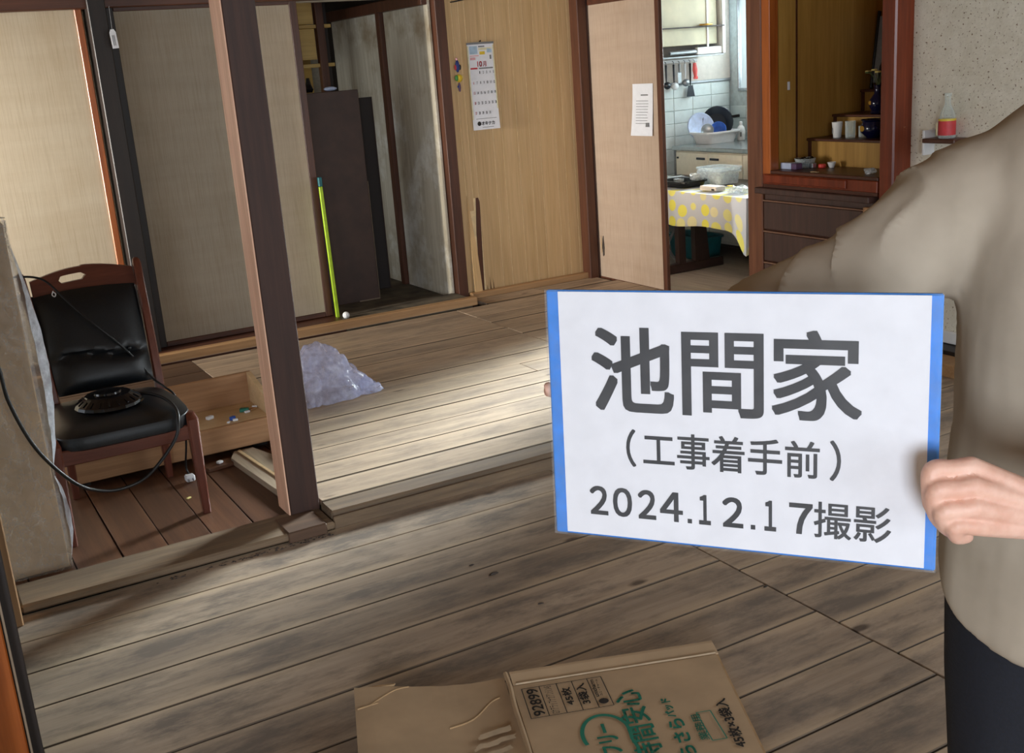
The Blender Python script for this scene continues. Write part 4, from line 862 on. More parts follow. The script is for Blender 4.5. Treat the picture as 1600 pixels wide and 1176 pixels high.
# top rail with hand hole
g = G(); NX = 44; rows_ = []
for i in range(NX + 1):
    u = i / NX; x = 0.42 + 0.385 * u; top = 0.848 + 0.030 * math.sin(math.pi * u) + 0.004 * (u > .5); bot = 0.782 + 0.016 * math.sin(math.pi * u)
    hx0, hx1 = 0.525, 0.622; hh = 0.0
    if hx0 <= x <= hx1:
        e = min(x - hx0, hx1 - x); hh = 0.0135 * math.sqrt(max(0, 1 - (1 - min(1, e / 0.0135)) ** 2))
    hc = (top + bot) / 2 + 0.004
    y = 4.575 - 0.018 * math.sin(math.pi * u) * -1
    def yz(z): return y - 0.02 + (z - 0.80) * 0.42
    rows_.append([(x, yz(z) + dy, z) for dy in (0, 0.020) for z in (bot, hc - hh, hc + hh, top)])
k0 = len(g.v)
for r_ in rows_: g.v += [Vector(p) for p in r_]
def id_(i, j): return i * 8 + j
for i in range(NX):
    op = abs(rows_[i][1][2] - rows_[i][2][2]) > 1e-5 or abs(rows_[i + 1][1][2] - rows_[i + 1][2][2]) > 1e-5
    for o_ in (0, 4):
        g.f.append((id_(i, o_), id_(i + 1, o_), id_(i + 1, o_ + 1), id_(i, o_ + 1))); g.f.append((id_(i, o_ + 2), id_(i + 1, o_ + 2), id_(i + 1, o_ + 3), id_(i, o_ + 3)))
    g.f.append((id_(i, 0), id_(i, 4), id_(i + 1, 4), id_(i + 1, 0))); g.f.append((id_(i, 3), id_(i + 1, 3), id_(i + 1, 7), id_(i, 7)))
    if op: g.f.append((id_(i, 1), id_(i + 1, 1), id_(i + 1, 5), id_(i, 5))); g.f.append((id_(i, 2), id_(i, 6), id_(i + 1, 6), id_(i + 1, 2)))
obj('top_rail', g, 'chairwoodx', ch)
# black device on the seat with its cable
dv = root('ceiling_lamp_base', 'black round faceted plastic device lying on the chair seat', 'device', (0.58, 4.19, 0.414))
obj('base', G().lathe([(0.118, 0.0), (0.124, 0.006), (0.120, 0.016), (0.084, 0.040), (0.080, 0.044), (0.002, 0.047)], (0.575, 4.185, 0.414), 20), 'blackgloss', dv)
for k in range(20):
    a = 2 * math.pi * (k + .5) / 20
    m_ = Matrix.Translation((0.575, 4.185, 0.414)) @ Matrix.Rotation(a, 4, 'Z') @ Matrix.Translation((0.103, 0, 0.0285)) @ Matrix.Rotation(R(33.7), 4, 'Y')
    obj('vent_rib', G().box(-0.012, 0.012, -0.0025, 0.0025, -0.001, 0.0016, 0.0006, mat=m_), 'blackgloss', dv)
obj('top_cap', G().lathe([(0.05, 0.046), (0.048, 0.053), (0.002, 0.056)], (0.575, 4.185, 0.414), 24), 'blackgloss', dv, True)
pts = catmull([(0.690, 4.20, 0.430), (0.722, 4.15, 0.432), (0.752, 4.06, 0.428), (0.765, 3.97, 0.412), (0.757, 3.905, 0.385), (0.728, 3.885, 0.315), (0.62, 3.86, 0.222), (0.52, 3.82, 0.207), (0.431, 3.78, 0.235), (0.35, 3.71, 0.312), (0.262, 3.675, 0.455), (0.212, 3.665, 0.62), (0.198, 3.665, 0.76), (0.14, 3.67, 0.95)], 8)
cbl = root('power_cable', 'thick black cable hanging in a loop before chair and wrapped parcel', 'cable', (0.55, 3.85, 0.2))
obj('sheath', G().tube(pts, 0.0062, 10), 'cable', cbl, True)
cb3 = root('power_cable', 'thin black cable slung diagonally across the chair backrest', 'cable', (0.6, 4.45, 0.6))
obj('sheath', G().tube(catmull([(0.36, 4.52, 0.885), (0.43, 4.535, 0.872), (0.475, 4.512, 0.848), (0.53, 4.472, 0.770), (0.60, 4.42, 0.68), (0.68, 4.405, 0.585), (0.74, 4.40, 0.50), (0.775, 4.37, 0.435), (0.80, 4.30, 0.412), (0.835, 4.27, 0.36), (0.85, 4.29, 0.20), (0.842, 4.34, 0.06), (0.848, 4.33, 0.025)], 8), 0.0042, 8), 'cable', cb3, True)
pl = obj('plug', G().box(0.825, 0.862, 4.29, 4.325, 0.004, 0.030, 0.005), 'white', cb3)
obj('prong', G().box(0.830, 0.834, 4.274, 4.291, 0.012, 0.020), 'greymetal', pl); obj('prong', G().box(0.848, 0.852, 4.274, 4.291, 0.012, 0.020), 'greymetal', pl)
tag(obj('string_bit', G().tube(catmull([(0.49, 4.516, 0.807), (0.497, 4.51, 0.80), (0.492, 4.508, 0.79), (0.484, 4.508, 0.798), (0.49, 4.51, 0.812)], 5), 0.0022, 6), 'white'), 'tiny white string knot on the chair top rail', 'string')
# ------------------------------------------------------------------ open wooden box
wb = root('wooden_box', 'shallow open wooden box with scraps in it behind the chair', 'box', (0.85, 4.66, 0.0))
obj('front_board', G().box(0.44, 1.258, 4.500, 4.522, 0.028, 0.136, 0.003), 'boxwood', wb)
obj('bottom_board', G().box(0.44, 1.258, 4.523, 4.80, 0.118, 0.135, 0.002), 'boxply', wb)
obj('back_board', G().box(0.44, 1.280, 4.80, 4.822, 0.0, 0.272, 0.003), 'boxwood', wb)
g = G().add([(1.258, 4.53, .03), (1.28, 4.53, .03), (1.28, 4.80, .03), (1.258, 4.80, .03), (1.258, 4.53, .21), (1.28, 4.53, .21), (1.28, 4.80, .272), (1.258, 4.80, .272)], [(0, 1, 2, 3), (4, 7, 6, 5), (0, 4, 5, 1), (1, 5, 6, 2), (2, 6, 7, 3), (3, 7, 4, 0)])
obj('end_board', g, 'boxply', wb); obj('end_board', G().box(0.418, 0.44, 4.50, 4.80, 0.03, 0.16, 0.003), 'boxwood', wb)
obj('foot', G().box(0.44, 0.50, 4.55, 4.79, 0.0, 0.030), 'sub', wb); obj('foot', G().box(1.18, 1.24, 4.55, 4.79, 0.0, 0.030), 'sub', wb)
def scrap(name, label, c, s, mat, rz):
    g = G().box(-s[0], s[0], -s[1], s[1], 0, s[2], 0.002); g.xf(Matrix.Translation(c) @ Matrix.Rotation(R(rz), 4, 'Z'))
    return tag(obj(name, g, mat), label, 'scrap')
scrap('plastic_bit', 'white plastic bit at left in the wooden box', (1.035, 4.655, 0.1355), (.016, .010, .014), 'white', 25)
scrap('plastic_bit', 'blue plastic bit near the box front', (1.112, 4.572, 0.1355), (.012, .009, .016), 'bluechip', 40)
scrap('plastic_bit', 'white bit beside the blue one in the box', (1.118, 4.552, 0.1355), (.011, .008, .009), 'white', -10)
scrap('plastic_bit', 'white crumb left of the blue bit', (1.085, 4.540, 0.1355), (.008, .006, .007), 'white', 60)
scrap('plastic_bit', 'green plastic bit at right in the box', (1.19, 4.66, 0.1355), (.020, .012, .015), 'greenchip', -20)
scrap('plastic_bit', 'white bit under the green one in the box', (1.195, 4.635, 0.1355), (.012, .007, .008), 'white', 10)
scrap('wood_chip', 'brown wood chip right of the green bit', (1.225, 4.665, 0.1355), (.016, .010, .006), 'boxwood', 30)
scrap('plastic_bit', 'white bit nearest the box right end', (1.245, 4.69, 0.1355), (.009, .009, .008), 'white', 15)
# floor offcuts
ob = root('offcut_board', 'pale grey offcut board lying on the low floor beside the post', 'board', (1.09, 4.15, 0.0))
g = G().poly([(1.040, 4.40), (1.075, 4.475), (1.155, 4.475), (1.20, 4.30), (1.145, 3.84), (1.09, 3.76)], 0.026); g.xf(Matrix.Translation((0, 0, 0.001))); piece('board_body', g, 'board', ob)
g = G().poly([(1.085, 4.46), (1.098, 4.47), (1.135, 3.98), (1.127, 3.96)], 0.004); g.xf(Matrix.Translation((0, 0, 0.0275))); obj('tongue', g, 'boxply', ob)
scrap('wood_scrap', 'reddish wood scrap left of the offcut board', (0.985, 4.40, 0.0005), (.06, .035, .016), 'floordark', 12)
scrap('plaster_bit', 'pale crumb on the reddish wood scrap', (0.99, 4.395, 0.018), (.012, .010, .010), 'white', 30)
scrap('yellow_crumb', 'yellowish crumb on the low floor before the chair leg', (0.79, 4.12, 0.0005), (.010, .006, .006), 'flower', 30)
# ------------------------------------------------------------------ film wrapped parcel
wr = root('wrapped_parcel', 'tall cardboard parcel wrapped in wrinkled clear film at left', 'parcel', (0.05, 3.82, 0.0))
obj('carton', G().box(-0.36, 0.300, 3.752, 3.865, 0.002, 1.165, 0.004), 'cardboard', wr)
def wn(p, s, a): return noise.noise(p * s) * a + abs(noise.noise(p * s * 2.3)) * a * .8
def front_film(u, v):
    p = Vector((-0.37 + 0.68 * u, 3.745, 1.172 * v)); d = wn(Vector((p.x * 1.3, p.z * 2.2 + p.x * 1.1, 0)), 9, 0.010)
    return (p.x, p.y - 0.002 - abs(d), p.z + 0.001)
obj('film', G().grid(front_film, 70, 100), 'wrapfilm', wr, True, fix=False)
def side_film(u, v):
    z = 1.172 * v
    b = 0.055 * max(0, math.sin(math.pi * min(1, max(0, (z - .33) / .80)))) ** .8 * (1.25 - .45 * z) + 0.030 * max(0, math.sin(math.pi * min(1, max(0, z / .33))))
    p = Vector((0.303, 3.745 + 0.125 * u, z)); d = wn(p, 11, 0.008)
    return (p.x + 0.002 + b * math.sin(math.pi * min(1, .12 + u * .88)) + d * .6, p.y, p.z)
obj('loose_film', G().grid(side_film, 14, 90), 'wrapwhite', wr, True, fix=False)
def top_film(u, v):
    p = Vector((-0.37 + 0.68 * u, 3.745 + 0.125 * v, 1.172)); return (p.x, p.y, p.z + abs(wn(p, 14, .012)))
obj('film', G().grid(top_film, 30, 10), 'wrapwhite', wr, True, fix=False)
# ------------------------------------------------------------------ crumpled plastic bag
pb = root('plastic_bag', 'crumpled bluish clear plastic bag heaped on the raised floor', 'bag', (1.66, 4.84, 0.062))
g = G(); NB = 54
def bag(u, v):
    a = 2 * math.pi * u; r = v; c_ = math.cos(a)
    foot = 0.165 + 0.115 * max(0, c_) + 0.02 * math.sin(3 * a + 1)
    h = 0.285 * (1 - r) ** 0.80 + 0.035 * math.sin(math.pi * r) * (1 - .5 * max(0, c_))
    x = 1.605 + r * foot * c_ - .03 * r; y = 4.85 + r * foot * math.sin(a) * .72
    p = Vector((x, y, h))
    d = Vector((noise.noise(p * 11), noise.noise(p * 11 + Vector((4, 2, 7))), noise.noise(p * 12 + Vector((9, 5, 1))))) * 0.014
    f1 = abs(noise.noise(p * 17 + Vector((2, 8, 1)))) + .5 * abs(noise.noise(p * 38))
    d += (p - Vector((1.605, 4.85, .05))).normalized() * (f1 - .25) * 0.026 * min(1, 3 * r + .3)
    p = p + d; p.z = max(0.002 + 0.012 * (1 - r), p.z) + 0.062
    return p
obj('film', g.grid(bag, 90, 34), 'bag', pb, True, fix=False)
g2 = G().grid(lambda u, v: Vector((1.82 + .085 * math.cos(2 * math.pi * u) * v + .02 * noise.noise(Vector((u * 9, v * 5, 1))), 4.80 + .06 * math.sin(2 * math.pi * u) * v, 0.064 + .075 * (1 - v) + .016 * abs(noise.noise(Vector((u * 14, v * 9, 3)))))), 40, 12)
obj('film', g2, 'bag', pb, True, fix=False)
# ------------------------------------------------------------------ floor debris
def crumb(nm, lb, c, r, q):
    g = G().ball((0, 0, 0), r, 9, 5, 1.5, .8, .45)
    for p in g.v: p += Vector((noise.noise(p * 150 + Vector((q, 0, 0))), noise.noise(p * 150 + Vector((0, q, 3))), 0)) * r * .7; p.z = max(0.0, p.z)
    g.xf(Matrix.Translation(c)); return tag(obj(nm, g, 'dirt'), lb, 'debris')
crumb('dirt_clump', 'largest brown dirt clump in the middle of the front floor', (1.414, 2.809, .001), .011, 1)
crumb('dirt_clump', 'small dirt clump behind the largest one on the front floor', (1.390, 2.908, .001), .006, 5)
crumb('dirt_clump', 'dark dirt crumb on the front floor, nearest the carton', (1.432, 2.552, .001), .006, 9)
crumb('dirt_clump', 'dark dirt crumb by the floor seam under the sign', (2.012, 2.237, .001), .006, 13)
g = G()
for k in range(90):
    t_ = random.random() ** .6; x = 0.50 + 0.62 * t_; y = 3.438 + random.uniform(-.016, .010)
    a_ = random.uniform(.002, .011); b_ = random.uniform(.001, .0035); h_ = random.uniform(.001, .005)
    g.add([(x - a_, y, .001), (x, y - b_, .001), (x + a_, y + random.uniform(-.003, .003), .001), (x, y + b_, .001), (x + random.uniform(-.4, .4) * a_, y, .001 + h_)], [(0, 1, 4), (1, 2, 4), (2, 3, 4), (3, 0, 4)])
dd = obj('dirt_line', g, 'dirt'); tag(dd, 'line of dark dirt and splinters along the threshold beam', 'dirt', kind='stuff')

# ================================================================== FLAT CARDBOARD BOX
BM = Matrix(((0.93979342, 0.34174306, 0, 1.645), (-0.34174306, 0.93979342, 0, 2.020), (0, 0, 1, 0.0), (0, 0, 0, 1)))
bx = root('cardboard_box', 'flattened brown cardboard carton with green lettering on the floor', 'box', mat=BM)
ZT = 0.040
def corr(u, v): return 0.0022 * noise.noise(Vector((u * 3, v * 3, 4)))
def panel_grid(u0, u1, v0, v1, z, n=16):
    g = G(); g.grid(lambda a, b: (u0 + (u1 - u0) * a, v0 + (v1 - v0) * b, z + corr(u0 + (u1 - u0) * a, v0 + (v1 - v0) * b) * min(1, 8 * min(a, 1 - a) + .2)), n, n)
    return g
def slab(u0, u1, v0, v1, z, th, n=14, skew=None):
    g = panel_grid(u0, u1, v0, v1, z, n); m = len(g.v)
    g.v += [p - Vector((0, 0, th)) for p in g.v[:m]]; g.f += [tuple(reversed([i + m for i in f])) for f in g.f[:n * n]]
    def I(i, j): return i * (n + 1) + j
    for i in range(n):
        g.f.append((I(i, 0), I(i + 1, 0), I(i + 1, 0) + m, I(i, 0) + m)); g.f.append((I(i + 1, n), I(i, n), I(i, n) + m, I(i + 1, n) + m))
        g.f.append((I(0, i + 1), I(0, i), I(0, i) + m, I(0, i + 1) + m)); g.f.append((I(n, i), I(n, i + 1), I(n, i + 1) + m, I(n, i) + m))
    if skew:
        for p in g.v: skew(p)
    return g
def sk(p):     # the right edge runs slightly inward towards the viewer
    t = (p.x + 0.54) / 0.54
    if t > 0: p.x -= 0.05 * t * max(0, -p.y) / .48
obj('front_panel', slab(-0.548, -0.012, -0.85, -0.050, ZT, 0.005, 16, sk), 'cardboard', bx, local=True)
obj('under_panel', slab(-0.555, 0.0, -0.86, -0.008, 0.018, 0.014, 10, sk), 'cardboard', bx, local=True)
obj('middle_panel', slab(-0.552, -0.004, -0.85, -0.012, 0.0335, 0.005, 10, sk), 'cardedge', bx, local=True)
def lift(p): p.z += 0.012 * min(1, max(0, (p.y + .046) / .04)) * 0.6
obj('end_flap', slab(-0.545, -0.010, -0.047, 0.004, ZT + 0.001, 0.005, 10, lambda p: lift(p)), 'cardboard', bx, local=True)
obj('crease', G().tube([(-0.538 + .052 * i, -0.049 + .0006 * math.sin(i * 2), ZT + 0.0035) for i in range(11)], 0.0022, 6), 'tape', bx, local=True)
def flapdef(p):
    p.x -= 0.0; t = (-0.56 - p.x) / .37
    p.z += 0.018 * t * t - 0.006 * math.sin(t * 5); p.y += 0.020 * t + 0.004 * noise.noise(Vector((p.x * 30, p.y * .3, 2))) * (p.y > -.03)
obj('side_flap', slab(-0.935, -0.560, -0.85, 0.002, ZT - 0.004, 0.005, 18, flapdef), 'cardboard', bx, local=True)
obj('fold', G().tube(catmull([(-0.555, 0.006, ZT + .004), (-0.553, -0.05, ZT + .002), (-0.557, -0.15, ZT + .003), (-0.556, -0.3, ZT + .002), (-0.560, -0.5, ZT + .002), (-0.56, -0.84, ZT)], 5), 0.006, 8), 'cardboard', bx, local=True)
obj('torn_lip', G().poly([(-0.925, .020), (-0.835, .020), (-0.832, .026), (-0.87, .0285), (-0.915, .026)], .004).xf(Matrix.Translation((0, 0, ZT + .010))), 'cardedge', bx, local=True)
for pts_, rr in (([(-0.90, -0.085, 0), (-0.84, -0.02, 0), (-0.80, 0.0, 0)], .0018), ([(-0.72, -.19, 0), (-0.66, -.16, 0), (-0.61, -.10, 0), (-0.585, -.085, 0)], .0022), ([(-0.93, -.10, 0), (-0.88, -.075, 0)], .0018)):
    q = catmull(pts_, 5)
    for p in q:
        t = (-0.56 - p.x) / .37; p.z = ZT - .004 + 0.018 * t * t - 0.006 * math.sin(t * 5) + .0005 + corr(p.x, p.y); p.y += .02 * t
    obj('wrinkle', G().tube(q, rr, 6), 'cardedge', bx, local=True)
for k, (a, b, c_, d_) in enumerate(((-0.66, -0.58, -0.245, -0.225), (-0.675, -0.575, -0.28, -0.262), (-0.66, -0.59, -0.315, -0.30))):
    g = panel_grid(a, b, c_, d_, ZT + .0012, 6)
    for p in g.v: p.y += (p.x + .62) * .28 + .006 * noise.noise(Vector((p.x * 60, k, 1))); p.x += .012 * noise.noise(Vector((p.y * 90, k, 5)))
    obj('scuff', g, 'tape', bx, local=True, fix=False)
TZ = ZT + 0.0035
def btext(body, u0, u1, v0, v1, mat, off=0.0):
    g = text_geo(body, u0, u1, v0, v1, off, 90, 0)
    for p in g.v: sk(p); p.z = TZ + corr(p.x, p.y) - .0008
    return obj('lettering', g, mat, bx, local=True, fix=False)
def bline(pts_, r, mat, nm='printed_line'):
    g = G(); pts_ = [Vector((p[0], p[1], 0)) for p in pts_]
    L, Rr = [], []
    for i, p in enumerate(pts_):
        d = (pts_[min(i + 1, len(pts_) - 1)] - pts_[max(i - 1, 0)]).normalized(); nrm = Vector((-d.y, d.x, 0)) * r
        L.append(p + nrm); Rr.append(p - nrm)
    g.rings([L, Rr], False, False)
    for p in g.v: p.z = TZ + corr(p.x, p.y) - .0007
    return obj(nm, g, mat, bx, local=True, fix=False)
tl_, tr_, br_, bl_ = (-0.528, -0.074), (-0.327, -0.074), (-0.327, -0.205), (-0.528, -0.205)
for a, b in ((tl_, tr_), (tr_, br_), (br_, bl_), (bl_, tl_)): bline([a, b], .0011, 'inkblack')
for u in (-0.484, -0.441, -0.402, -0.363): bline([(u, -.074), (u, -.205)], .0011, 'inkblack')
btext('92899', -0.518, -0.489, -0.198, -0.080, 'inkblack', 0.0005)
btext('Gケアラップナガアンシン45', -0.476, -0.452, -0.200, -0.079, 'inkblack', 0.0)
btext('45枚', -0.433, -0.409, -0.176, -0.098, 'inkblack', 0.0007)
btext('3袋入', -0.395, -0.370, -0.182, -0.090, 'inkblack', 0.0007)
btext('unicharm', -0.356, -0.345, -0.160, -0.082, 'inkblack', 0.0004); btext('ユニ・チャーム', -0.342, -0.335, -0.158, -0.084, 'inkblack', 0.0002)
g = G().lathe([(0.012, 0), (0.006, 0.0002)], (0, 0, 0), 14); g.xf(Matrix.Translation((-0.346, -0.182, TZ + .0002))); obj('emblem', g, 'inkblack', bx, local=True)
# green print
def arc(cu, cv, ru, rv, a0, a1, n=26): return [(cu + ru * math.cos(R(a0 + (a1 - a0) * k / n)), cv + rv * math.sin(R(a0 + (a1 - a0) * k / n))) for k in range(n + 1)]
bline(arc(-0.372, -0.315, 0.056, 0.078, 200, 20), .0048, 'inkgreen')
bline([(-0.320, -0.289), (-0.318, -0.31), (-0.322, -0.345), (-0.318, -0.38), (-0.325, -0.42), (-0.35, -0.47)], .0042, 'inkgreen')
btext('ライフリー', -0.390, -0.338, -0.475, -0.272, 'inkgreen', 0.0016)
btext('長時間安心', -0.313, -0.243, -0.510, -0.152, 'inkgreen', 0.0012)
btext('さらさら', -0.208, -0.168, -0.495, -0.300, 'inkgreen', 0.0013); btext('パッド', -0.203, -0.178, -0.292, -0.212, 'inkgreen', 0.0010)
for a, b in (((-0.152, -.290), (-0.118, -.290)), ((-0.118, -.290), (-0.118, -.402)), ((-0.118, -.402), (-0.152, -.402)), ((-0.152, -.402), (-0.152, -.290))): bline([a, b], .0013, 'inkgreen')
btext('業務用', -0.147, -0.123, -0.396, -0.296, 'inkgreen', 0.0003)
btext('45枚×3袋入', -0.074, -0.042, -0.442, -0.250, 'inkblack', 0.0008)

# ================================================================== THE SIGN
ax = Vector((0.59598182, -0.80297551, 0.00599982)); ay = Vector((0.04859872, 0.04352684, 0.99786952)); an = ax.cross(ay).normalized(); ay = an.cross(ax).normalized()
SM = Matrix(((ax.x, ay.x, an.x, 0.79427439), (ax.y, ay.y, an.y, 0.93237016), (ax.z, ay.z, an.z, 1.11203615), (0, 0, 0, 1)))
sg = root('sign_board', 'white paper sign with large black writing on a blue board, held up', 'sign', mat=SM)
obj('board', G().box(-0.2275, 0.2200, -0.1545, 0.1530, -0.010, -0.001, 0.002), 'blueboard', sg, local=True)
obj('paper_sheet', G().box(-0.2115, 0.2085, -0.1515, 0.1515, -0.0008, 0.0, 0.0), 'paper', sg, local=True)
def sf_(u, v):
    x = -0.2285 + 0.4495 * u; y = -0.1555 + 0.3095 * v
    e = min(1, 14 * min(u, 1 - u, v, 1 - v)); return (x, y, 0.0012 + 0.0012 * noise.noise(Vector((x * 14, y * 9, 2))) * e)
obj('sleeve', G().grid(sf_, 40, 30), 'sleeve', sg, True, True, fix=False)
def tapef(x0, x1):
    def f(u, v):
        y = -0.1550 + 0.3085 * v; x = x0 + (x1 - x0) * u
        return (x, y, 0.0008 + 0.0020 * abs(noise.noise(Vector((x * 120, y * 60 + x * 90, 3)))) * math.sin(math.pi * u))
    return f
obj('edge_tape', G().grid(tapef(-0.2282, -0.2118), 8, 120), 'filmblue', sg, True, True, fix=False)
obj('edge_tape', G().grid(tapef(0.2090, 0.2204), 8, 120), 'filmblue', sg, True, True, fix=False)
def stext(body, u0, u1, v0, v1, off): return obj('lettering', text_geo(body, u0, u1, v0, v1, off, 0, 0.0004), 'signink', sg, local=True, fix=False)
stext('池', -0.1715, -0.0705, 0.0075, 0.1100, 0.0018)
stext('間', -0.0608, 0.0338, 0.0075, 0.1065, 0.0014)
stext('家', 0.0425, 0.1405, 0.0090, 0.1115, 0.0016)
stext('（', -0.1310, -0.1190, -0.0605, -0.0135, 0.0006)
stext('工事着手前', -0.1100, 0.0960, -0.0585, -0.0150, 0.0005)
stext('）', 0.1070, 0.1190, -0.0590, -0.0120, 0.0006)
for ch_, a, b in (('２', 208, 270), ('０', 287, 352), ('２', 372, 432), ('４', 445, 520), ('１', 572, 610), ('２', 647, 712), ('１', 777, 813), ('７', 852, 922)):
    stext(ch_, -0.1802 + (a - 207) * .000376, -0.1802 + (b - 207) * .000376, -0.1255, -0.0885, 0.0009)
for a in (535, 735): obj('lettering', G().box(-0.1802 + (a - 207) * .000376, -0.1802 + (a + 14 - 207) * .000376, -0.1255, -0.1200, 0.0003, 0.0004), 'signink', sg, local=True)
stext('撮影', 0.0900, 0.1735, -0.1275, -0.0845, 0.0004)

# ================================================================== THE PERSON
PO = Vector((1.35, 0.84, 0)); PF = Vector((-0.82, -0.572, 0)).normalized(); PR = Vector((PF.y, -PF.x, 0))
def L(a, b, z): return PO + PR * a + PF * b + Vector((0, 0, z))
def torso(rows, n=36, pw=0.85):
    rr = []
    for (z, a, b, sh, *ex) in rows:
        ring = []
        for k in range(n):
            t = 2 * math.pi * k / n; c_, s_ = math.cos(t), math.sin(t)
            dz = ex[0] * max(0, s_) if ex else 0
            ring.append(L(math.copysign(abs(c_) ** pw, c_) * a, sh + math.copysign(abs(s_) ** pw, s_) * b, z + dz))
        rr.append(ring)
    return rr
sR, eR, wR = L(0.165, 0.0, 1.335), Vector((0.975, 1.115, 1.165)), Vector((0.774, 1.139, 1.084))
sL, eL, wL = L(-0.165, 0.0, 1.335), Vector((1.29, 0.615, 1.01)), Vector((0.988, 0.686, 1.034))
# hand points, left hand (right side of the sign)
H = dict(MCPi=(0.915, 0.707, 1.095), MCPm=(0.906, 0.696, 1.079), MCPr=(0.902, 0.691, 1.059), MCPp=(0.902, 0.692, 1.038), PIPi=(0.881, 0.726, 1.094), PIPm=(0.875, 0.716, 1.076), PIPr=(0.876, 0.707, 1.056), PIPp=(0.883, 0.698, 1.041), DIPi=(0.878, 0.726, 1.072), tipi=(0.878, 0.725, 1.058), DIPm=(0.881, 0.721, 1.051), tipm=(0.888, 0.717, 1.036), DIPr=(0.887, 0.712, 1.036), tipr=(0.905, 0.715, 1.022), DIPp=(0.893, 0.703, 1.025), tipp=(0.911, 0.705, 1.019), thC=(0.978, 0.708, 1.049), thM=(0.959, 0.733, 1.048), thI=(0.934, 0.746, 1.058), thT=(0.919, 0.755, 1.065))
H = {k: Vector(v) for k, v in H.items()}
body = G()
body.rings(torso([(0.80, .150, .105, 0), (0.90, .155, .105, 0), (1.0, .145, .100, 0), (1.12, .150, .105, 0), (1.25, .165, .105, 0), (1.36, .150, .085, 0), (1.41, .085, .062, -.005), (1.45, .055, .055, -.005), (1.52, .054, .056, .005)]))
# head: skull, jaw, nose, ears
hc = L(0, 0.02, 1.625)
for c_, r_, s_ in ((hc, .092, (.86, 1.0, 1.22)),):
    ring = []
    for i in range(15):
        a = math.pi * (i + .02) / 14.04 - math.pi / 2; z = math.sin(a); w_ = math.cos(a); row = []
        jaw = 1 - .22 * max(0, -z) ** 1.5
        for k in range(26):
            t = 2 * math.pi * k / 26
            row.append(hc + PR * (math.cos(t) * w_ * .076 * jaw) + PF * (math.sin(t) * w_ * .094 * jaw + (.016 * max(0, -z) if math.sin(t) > 0 else 0)) + Vector((0, 0, z * .115)))
        ring.append(row)
    body.rings(ring)
body.tube([hc + PF * .088 + Vector((0, 0, .012)), hc + PF * .104 + Vector((0, 0, -.012)), hc + PF * .112 + Vector((0, 0, -.030)), hc + PF * .095 + Vector((0, 0, -.036))], [.007, .010, .013, .008], 10)
for s_ in (-1, 1):
    body.tube([hc + PR * s_ * .074 + Vector((0, 0, .022)) - PF * .005, hc + PR * s_ * .084 + Vector((0, 0, .010)) - PF * .012, hc + PR * s_ * .082 + Vector((0, 0, -.014)) - PF * .008, hc + PR * s_ * .075 + Vector((0, 0, -.028))], [.009, .013, .011, .007], 10)
body.tube([hc + PF * .088 + PR * .022 + Vector((0, 0, -.058)), hc + PF * .098 + Vector((0, 0, -.056)), hc + PF * .088 - PR * .022 + Vector((0, 0, -.058))], [.006, .009, .006], 8)
# arms
def arm(s_, e_, w_): body.tube(catmull([s_, (s_ * .5 + e_ * .5) + Vector((0, 0, .004)), e_, e_ * .5 + w_ * .5, w_], 5), [.040, .039, .038, .038, .037, .037, .036, .036, .036, .036, .036, .036, .036, .036, .035, .037, .035, .033, .031, .029, .027], 16)
arm(sR, eR, wR); arm(sL, eL, wL)
# left hand: metacarpals, then fingers
def chain(ps, rs, n=12):
    q = catmull(ps, 5); m = len(ps) - 1
    rad = []
    for i in range(len(q)):
        t = i / 5; a = min(int(t), m - 1); f_ = t - a; rad.append(rs[a] * (1 - f_) + rs[a + 1] * f_)
    body.tube(q, rad, n); body.ball(ps[-1], rs[-1] * 1.0, 10, 7); body.ball(ps[0], rs[0], 10, 7)
wd = {'i': Vector((-.004, -.006, .018)), 'm': Vector((-.004, -.008, .008)), 'r': Vector((-.002, -.008, -.004)), 'p': Vector((0, -.004, -.016))}
for f_, r0 in (('i', .0118), ('m', .0122), ('r', .0116), ('p', .0102)):
    a = H['MCP' + f_]; base = wL + wd[f_]
    chain([base, base * .55 + a * .45, a], [.0160, .0135, r0 * .98])
    chain([a, (a + H['PIP' + f_]) / 2, H['PIP' + f_], H['DIP' + f_], H['tip' + f_]], [r0 * .98, r0 * .86, r0 * .90, r0 * .80, r0 * .70])
chain([wL + Vector((.010, .010, .004)), H['thC'], H['thM'], H['thI'], H['thT']], [.020, .019, .0125, .0115, .009])
body.tube([wL, wL * .6 + (H['MCPm'] + H['MCPr']) * .2 + Vector((.004, .006, 0)), (H['MCPm'] + H['MCPr']) * .5 + Vector((.006, .010, 0))], [.028, .031, .026], 16, flat=.62, up=(0, 0, 1))
# right hand behind the board, fingers hooked round its left edge
def S(x, y, z): return SM @ Vector((x, y, z))
rk_ = S(-0.175, -0.012, -0.040)
body.tube([wR, wR * .5 + rk_ * .5, rk_], [.027, .031, .029], 16, flat=.6, up=(0, 0, 1))
for q, (dy, ln) in enumerate(((.030, 0), (.010, .005), (-.010, .002), (-.029, -.010))):
    m0 = S(-0.178, dy * .9, -0.034); p0 = S(-0.212 - ln * .6, dy + .012, -0.030); d0 = S(-0.2345 - ln * .5 + .004 * (q > 1), dy + .016, -0.016); t0 = S(-0.226, dy + .018, -0.0185)
    chain([wR * .3 + m0 * .7, m0], [.014, .0125]); chain([m0, p0, d0, t0] if q in (1,) else [m0, p0, S(-0.219, dy + .014, -.020), S(-0.205, dy + .016, -.0195)], [.0115, .0105, .0092, .0080])
chain([wR * .6 + rk_ * .4 + Vector((0, 0, .018)), S(-0.150, 0.045, -0.034), S(-0.165, 0.070, -0.024), S(-0.175, 0.090, -0.0195)], [.016, .0125, .0110, .0085])
